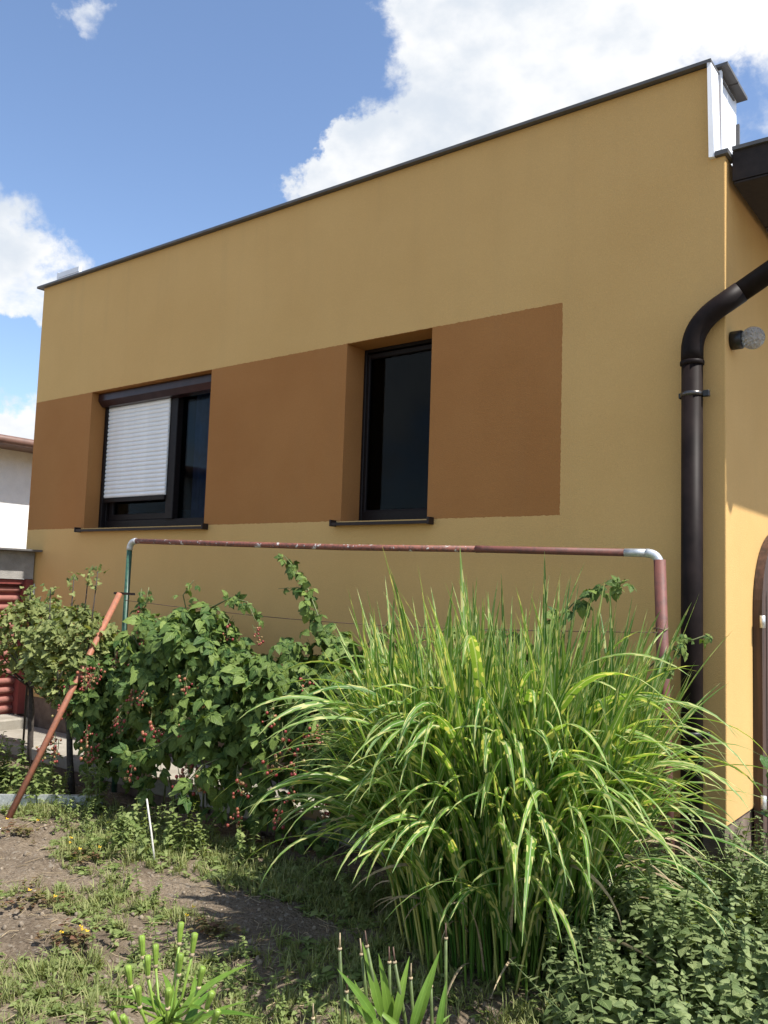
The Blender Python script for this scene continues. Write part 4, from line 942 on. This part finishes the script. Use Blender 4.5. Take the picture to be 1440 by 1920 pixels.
# weeds: individual clumps
WEED = []
for i in range(6):
    a, s_ = leafy_shoot(200 + i, h=0.20 + 0.02 * i, nlev=8, l0=0.050, l1=0.026, wid=0.34, serr=0.1, droop=0.2)
    me = fast_mesh('shoot', *join([a, s_])); me.materials.append(M['weed']); WEED.append(me)
def weed(label, x_, y_, n, spread, sc, mat=None):
    R = thing('weed_clump', label, 'weed', (x_, y_, gz(x_, y_)), 'leafy weed clumps in the bed')
    for k in range(n):
        dx, dy = RNG.normal() * spread, RNG.normal() * spread * 0.7
        o = link_mesh('shoot', WEED[(k + n) % 6], R); o.location = (dx, dy, gz(x_ + dx, y_ + dy) - R.location.z - 0.01)
        s_ = sc * RNG.uniform(0.7, 1.2); o.scale = (s_,) * 3; o.rotation_euler = (RNG.normal() * 0.2, RNG.normal() * 0.2, RNG.uniform(0, 6.28))
weed('tall bright green weeds behind the edging at the left picture edge', -4.25, -1.00, 34, 0.16, 1.15)
weed('bright green weed patch just right of the leaning pole', -3.72, -0.98, 24, 0.12, 0.9)
weed('slender light green weed rising in front of the bramble stems', -3.30, -0.92, 6, 0.05, 1.3)
weed('green weeds in front of the grey edging', -3.32, -1.06, 22, 0.13, 0.55)
weed('bushy green weeds left of the pale stick', -2.62, -1.25, 26, 0.12, 0.80)
weed('broad green weeds behind the pale stick', -2.30, -1.16, 16, 0.08, 0.90)
weed('low weed clump in the middle of the bare soil', -1.98, -1.62, 12, 0.09, 0.45)
weed('single small weed in the shade below the bramble', -1.98, -0.98, 4, 0.04, 0.8)
weed('weeds at the foot of the zebra grass, left side', -1.25, -1.02, 22, 0.16, 0.6)
weed('weeds in the lower left corner of the picture', -1.95, -2.42, 14, 0.10, 0.55)
weed('shaded weed patch left of the front lily leaves', -0.98, -1.95, 26, 0.16, 0.5)
weed('weed patch between the bare soil and the cut lily stems', -1.45, -2.02, 12, 0.10, 0.5)

# ground cover: grass tufts and small rosettes
def tuft(seed, n=9, l=0.09, w_=0.005, spread=0.9):
    r = np.random.default_rng(seed); ps = []
    for k in range(n):
        T_ = blade((r.normal() * 0.012, r.normal() * 0.012, 0.0), r.uniform(0, 6.28), r.uniform(0.1, spread), l * r.uniform(0.5, 1.2), r.uniform(0.3, 1.5), w_ * r.uniform(0.7, 1.3), r, n=5); ps.append(T_)
    V, F, U = join(ps); U = U.copy(); U[:, 1] = 0.5; return V, F, U
def rosette(seed, n=8, l=0.05, wid=0.3):
    r = np.random.default_rng(seed); lf = strip_leaf(4, ovate(wid, 0.2, 0.5, 4), 1.0, 0.15, 0.2, 0.08, seed); ps = []
    for k in range(n): ps.append(xf(lf, (0, 0, 0.004 + 0.003 * k), r.uniform(0.0, 0.55), r.normal() * 0.2, k * 2.4 + r.normal() * 0.3, l * r.uniform(0.6, 1.2)))
    return join(ps)
def mat_xy(x_, y_, s_, tilt=0.15): 
    return np.array(Matrix.Translation((x_, y_, gz(x_, y_) - 0.004)) @ Matrix.Rotation(RNG.uniform(0, 6.28), 4, 'Z') @ Matrix.Rotation(RNG.normal() * tilt, 4, 'X') @ Matrix.Scale(s_, 4))
BARE = [(-2.55, -1.75, 0.30, 0.16), (-2.25, -2.25, 0.32, 0.20), (-1.55, -1.42, 0.34, 0.12), (-2.0, -1.45, 0.30, 0.09), (-1.62, -1.78, 0.25, 0.06), (-1.25, -1.42, 0.2, 0.12), (-2.9, -1.6, 0.25, 0.12), (-3.0, -0.62, 0.9, 0.22), (-1.9, -2.15, .2, .14)]
def cover(x_, y_):
    d_ = 0.62 + 0.75 * mnoise.fractal(Vector((x_ * 1.7, y_ * 2.6, 9.1)), 1.0, 2.0, 3)
    for bx_, by_, rx_, ry_ in BARE: d_ -= 0.85 * math.exp(-(((x_ - bx_) / rx_) ** 2 + ((y_ - by_) / ry_) ** 2))
    if y_ > -1.25: d_ += 0.18
    if y_ > -0.78: d_ -= 0.5
    if x_ > -1.7 and -1.3 < y_ < -0.8: d_ += 0.35
    return d_
TU = [tuft(i, 10, 0.075 + 0.02 * (i % 3)) for i in range(5)]; RO = [rosette(i, 8, 0.026 + 0.009 * (i % 3), 0.17 + 0.05 * (i % 3)) for i in range(6)]
buck = {('t', i): [] for i in range(5)}; buck.update({('r', i): [] for i in range(6)}); tries = 0
while tries < 30000:
    tries += 1; x_, y_ = RNG.uniform(-4.6, 1.2), RNG.uniform(-3.4, -0.55)
    if abs(x_ - 0.3) < 0.9 and y_ > -1.2 and x_ > -0.35: continue
    if cover(x_, y_) < RNG.uniform(0.26, 1.02): continue
    dcam = math.hypot(x_ - CAM[0], y_ - CAM[1])
    if RNG.random() < 0.5: buck[('t', int(RNG.integers(5)))].append(mat_xy(x_, y_, RNG.uniform(0.35, 0.85)))
    else: buck[('r', int(RNG.integers(6)))].append(mat_xy(x_, y_, RNG.uniform(0.5, 1.1)))
G_ = join([instance_np(TU[i], buck[('t', i)]) for i in range(5)])
gc = link_mesh('ground_cover_grass', fast_mesh('ground_cover_grass', *G_), mat=M['grass'], kind='stuff'); tag(gc, 'short grass and fine weeds scattered over the garden soil', 'grass')
G_ = join([instance_np(RO[i], buck[('r', i)]) for i in range(6)])
gc = link_mesh('ground_cover_weeds', fast_mesh('ground_cover_weeds', *G_), mat=M['weed'], kind='stuff'); tag(gc, 'low leafy weed rosettes scattered over the garden soil', 'weeds')
# clods and dry bits
ms_ = []
for k in range(5200):
    x_, y_ = RNG.uniform(-4.4, 0.6), RNG.uniform(-3.2, -0.5); s_ = 0.003 + 0.013 * RNG.random() ** 4
    ms_.append(np.array(Matrix.Translation((x_, y_, gz(x_, y_) + s_ * 0.2)) @ Matrix.Rotation(RNG.uniform(0, 6), 4, rdir()) @ Matrix.Diagonal((s_, s_ * RNG.uniform(0.6, 1), s_ * RNG.uniform(0.5, 0.9), 1))))
o = link_mesh('soil_clods', fast_mesh('soil_clods', *instance_np(ICO1, ms_), smooth=False), mat=M['gravel'], kind='stuff'); tag(o, 'crumbly soil clods and pebbles over the bare bed', 'soil')
dry = []
for k in range(900):
    x_, y_ = RNG.uniform(-4.0, -0.4), RNG.uniform(-2.9, -0.6); a = RNG.uniform(0, 6.28); l_ = RNG.uniform(0.02, 0.11); z_ = gz(x_, y_) + 0.008
    dry.append(tube_np([(x_, y_, z_), (x_ + math.cos(a) * l_ * .5, y_ + math.sin(a) * l_ * .5, z_ + 0.006), (x_ + math.cos(a + .3) * l_, y_ + math.sin(a + .3) * l_, z_)], 0.0016, 3))
G_ = join(dry); o = link_mesh('dry_straw', fast_mesh('dry_straw', *G_), mat=M['dry'], kind='stuff'); tag(o, 'bits of dry straw and twig lying on the soil', 'straw')

# purple oxalis clumps with yellow flowers
OX = [rosette(40 + i, 8, 0.018, 0.45) for i in range(3)]
def oxalis(label, x_, y_, n, spread, nf):
    R = thing('oxalis_clump', label, 'oxalis', (x_, y_, gz(x_, y_)), 'purple oxalis clumps'); o_ = np.array(R.location)
    mm = []
    for k in range(n):
        m = mat_xy(x_ + RNG.normal() * spread, y_ + RNG.normal() * spread * 0.7, RNG.uniform(0.7, 1.4)); m[:3, 3] -= o_; m[2, 3] += 0.01 + 0.02 * RNG.random(); mm.append(m)
    link_mesh('leaf_mat', fast_mesh('leaf_mat', *instance_np(OX[n % 3], mm)), R, mat=M['oxalis'], kind='stuff')
    for k in range(nf):
        fl = rosette(60 + k, 5, 0.008, 0.45); m = Matrix.Translation((RNG.normal() * spread, RNG.normal() * spread * 0.6, 0.05 + 0.03 * RNG.random())) @ Matrix.Rotation(0.6, 4, 'X')
        link_mesh('flower', fast_mesh('flower', *fl), R, mat=M['petal'], matrix=m)
oxalis('dark red oxalis with yellow flowers at the lower left edge', -1.62, -2.55, 40, 0.06, 5)
oxalis('purple oxalis with yellow flowers in the left bare soil', -1.72, -2.10, 34, 0.06, 4)
oxalis('reddish oxalis patch near the pale stick', -2.58, -1.50, 30, 0.06, 4)
oxalis('tiny oxalis patch by the foot of the leaning pole', -3.15, -1.50, 26, 0.07, 2)
oxalis('oxalis patch in the middle of the bare soil', -1.45, -1.68, 26, 0.06, 2)
oxalis('oxalis patch left of the cut lily stems', -2.25, -1.92, 30, 0.08, 2)

# ------------------------------------------------------------------ lilies at the front
def pod(p, d_, l_=0.054, r_=0.0060):
    p = Vector(p); d_ = Vector(d_).normalized(); a = d_.orthogonal().normalized(); b = d_.cross(a); V = []; F = []; seg = 18; lv = [(0.0, 0.45), (0.12, 0.75), (0.4, 0.95), (0.75, 1.15), (0.97, 1.2), (1.0, 0.7)]
    mb = MB()
    for t, s_ in lv:
        for k in range(seg):
            w = 2 * math.pi * k / seg; q_ = r_ * s_ * (1 + 0.20 * math.cos(6 * w)); V.append(p + d_ * l_ * t + (a * math.cos(w) + b * math.sin(w)) * q_)
    for i in range(len(lv) - 1):
        for k in range(seg): F.append((i * seg + k, i * seg + (k + 1) % seg, (i + 1) * seg + (k + 1) % seg, (i + 1) * seg + k))
    F.append(tuple((len(lv) - 1) * seg + k for k in range(seg))); mb.add(V, F); mb.smooth = True; return mb
def at(px, py, t):
    v = cd + cr * ((px - 720) / 1604) - cu * ((py - 960) / 1604); return Vector(CAM) + v * t
LY = thing('lily_plant', 'lily gone to seed with ribbed green pods at the bottom edge', 'lily', (-0.80, -2.25, 0))
base = Vector((-0.80, -2.25, 0.0)); hub = at(312, 1900, 2.16)
pods = [((268, 1775), 2.16), ((336, 1750), 2.20), ((360, 1770), 2.16), ((335, 1808), 2.12), ((292, 1792), 2.22), ((245, 1830), 2.10), ((278, 1812), 2.14), ((372, 1832), 2.12), ((314, 1870), 2.06), ((262, 1868), 2.06), ((386, 1875), 2.08), ((396, 1908), 2.05), ((224, 1910), 2.04), ((240, 1915), 2.02)]
obj('stem', MB().tube([base + Vector((0, 0, -0.03)), base.lerp(hub, 0.5), hub], [0.010, 0.009, 0.008], 10), M['pod'], LY)
for (px, py), t in pods:
    p = at(px, py + 20, t); e_ = (p - hub); j = hub + Vector((0, 0, -0.05 + 0.05 * random.random())); 
    mid_ = j.lerp(p, 0.55) + Vector((e_.x * 0.12, e_.y * 0.12, -0.015))
    ps_ = obj('pedicel', MB().tube([j, mid_, p], [0.0036, 0.0033, 0.0034], 8), M['pod'], LY)
    obj('pod', pod(p, (p - mid_).normalized() + Vector((0, 0, 1.2))), M['pod'], LY)
    obj('node_ring', MB().lathe([(0.004, -0.004), (0.0062, -0.002), (0.0062, 0.003), (0.004, 0.005)], p, (p - mid_), 10), M['dry'], LY)
LL = strip_leaf(10, ovate(0.070, 0.0, 0.36, 10), 1.0, 0.34, 0.42, 0.05, 3)
def lily_leaves(R, items):
    o_ = root_loc(R); me = fast_mesh('leaf', *LL); me.materials.append(M['lily'])
    for p, d_, n_, s_ in items: link_mesh('leaf', me, R, matrix=Matrix.Translation(-o_) @ frame(p, d_, n_, s_))
it = []
for k in range(14):
    a = k * 2.4; it.append((base.lerp(hub, 0.45 + 0.5 * k / 14), (math.cos(a), math.sin(a), 0.75 + 0.3 * (k % 2)), (-math.cos(a), -math.sin(a), 1.0), 0.16 + 0.03 * (k % 3)))
lily_leaves(LY, it)
LY2 = thing('lily_plant', 'group of broad yellow green lily leaves and bare stalks at the bottom centre', 'lily', (-0.28, -1.92, 0))
it = []
fans = [((705, 1890), (655, 1838)), ((715, 1885), (690, 1800)), ((740, 1900), (765, 1800)), ((735, 1915), (720, 1830)), ((780, 1905), (812, 1815)), ((770, 1915), (800, 1840)), ((725, 1920), (660, 1880)), ((760, 1918), (700, 1890)), ((800, 1920), (850, 1905)), ((745, 1925), (730, 1860)), ((700, 1920), (672, 1855)), ((820, 1925), (835, 1850))]
for k, (a, b) in enumerate(fans):
    t = 2.05 + 0.03 * (k % 5); pa, pb = at(a[0], a[1] + 22, t), at(b[0], b[1], t - 0.06 + 0.03 * (k % 3)); d_ = pb - pa
    it.append((pa, d_ + Vector((0, 0, 0.02)), Vector((-d_.x, -d_.y, 0.5)) + (Vector(CAM) - pa) * 0.6, d_.length * (0.85 + 0.25 * random.random())))
lily_leaves(LY2, it)
for k, (a, b) in enumerate((((640, 1905), (637, 1765)), ((655, 1915), (650, 1845)), ((735, 1900), (688, 1760)), ((700, 1900), (678, 1775)), ((778, 1900), (740, 1790)), ((725, 1890), (730, 1790)), ((775, 1890), (770, 1820)), ((805, 1900), (808, 1835)), ((826, 1890), (836, 1745)), ((585, 1925), (587, 1895)))):
    t = 2.05 + 0.02 * k; pa, pb = at(a[0], a[1] + 160, t), at(b[0], b[1] + 14, t); pa.z = max(pa.z, -0.02)
    st = obj('stalk', MB().tube([pa, pa.lerp(pb, 0.6) + Vector((0.006, 0, 0)), pb], [0.0048, 0.0044, 0.004], 8), M['stalk'], LY2)
    obj('stalk_node', MB().lathe([(0.003, -0.003), (0.0054, -0.002), (0.0054, 0.002), (0.003, 0.003)], pb, pb - pa, 10), M['dry'], st)
    obj('dry_tip', MB().tube([pb, pb.lerp(pb + (pb - pa).normalized() * 0.03, 1.0) + Vector((random.uniform(-.004, .004), 0, 0.008))], [0.0030, 0.0012], 6), M['wire'] if k % 3 else M['dry'], st)
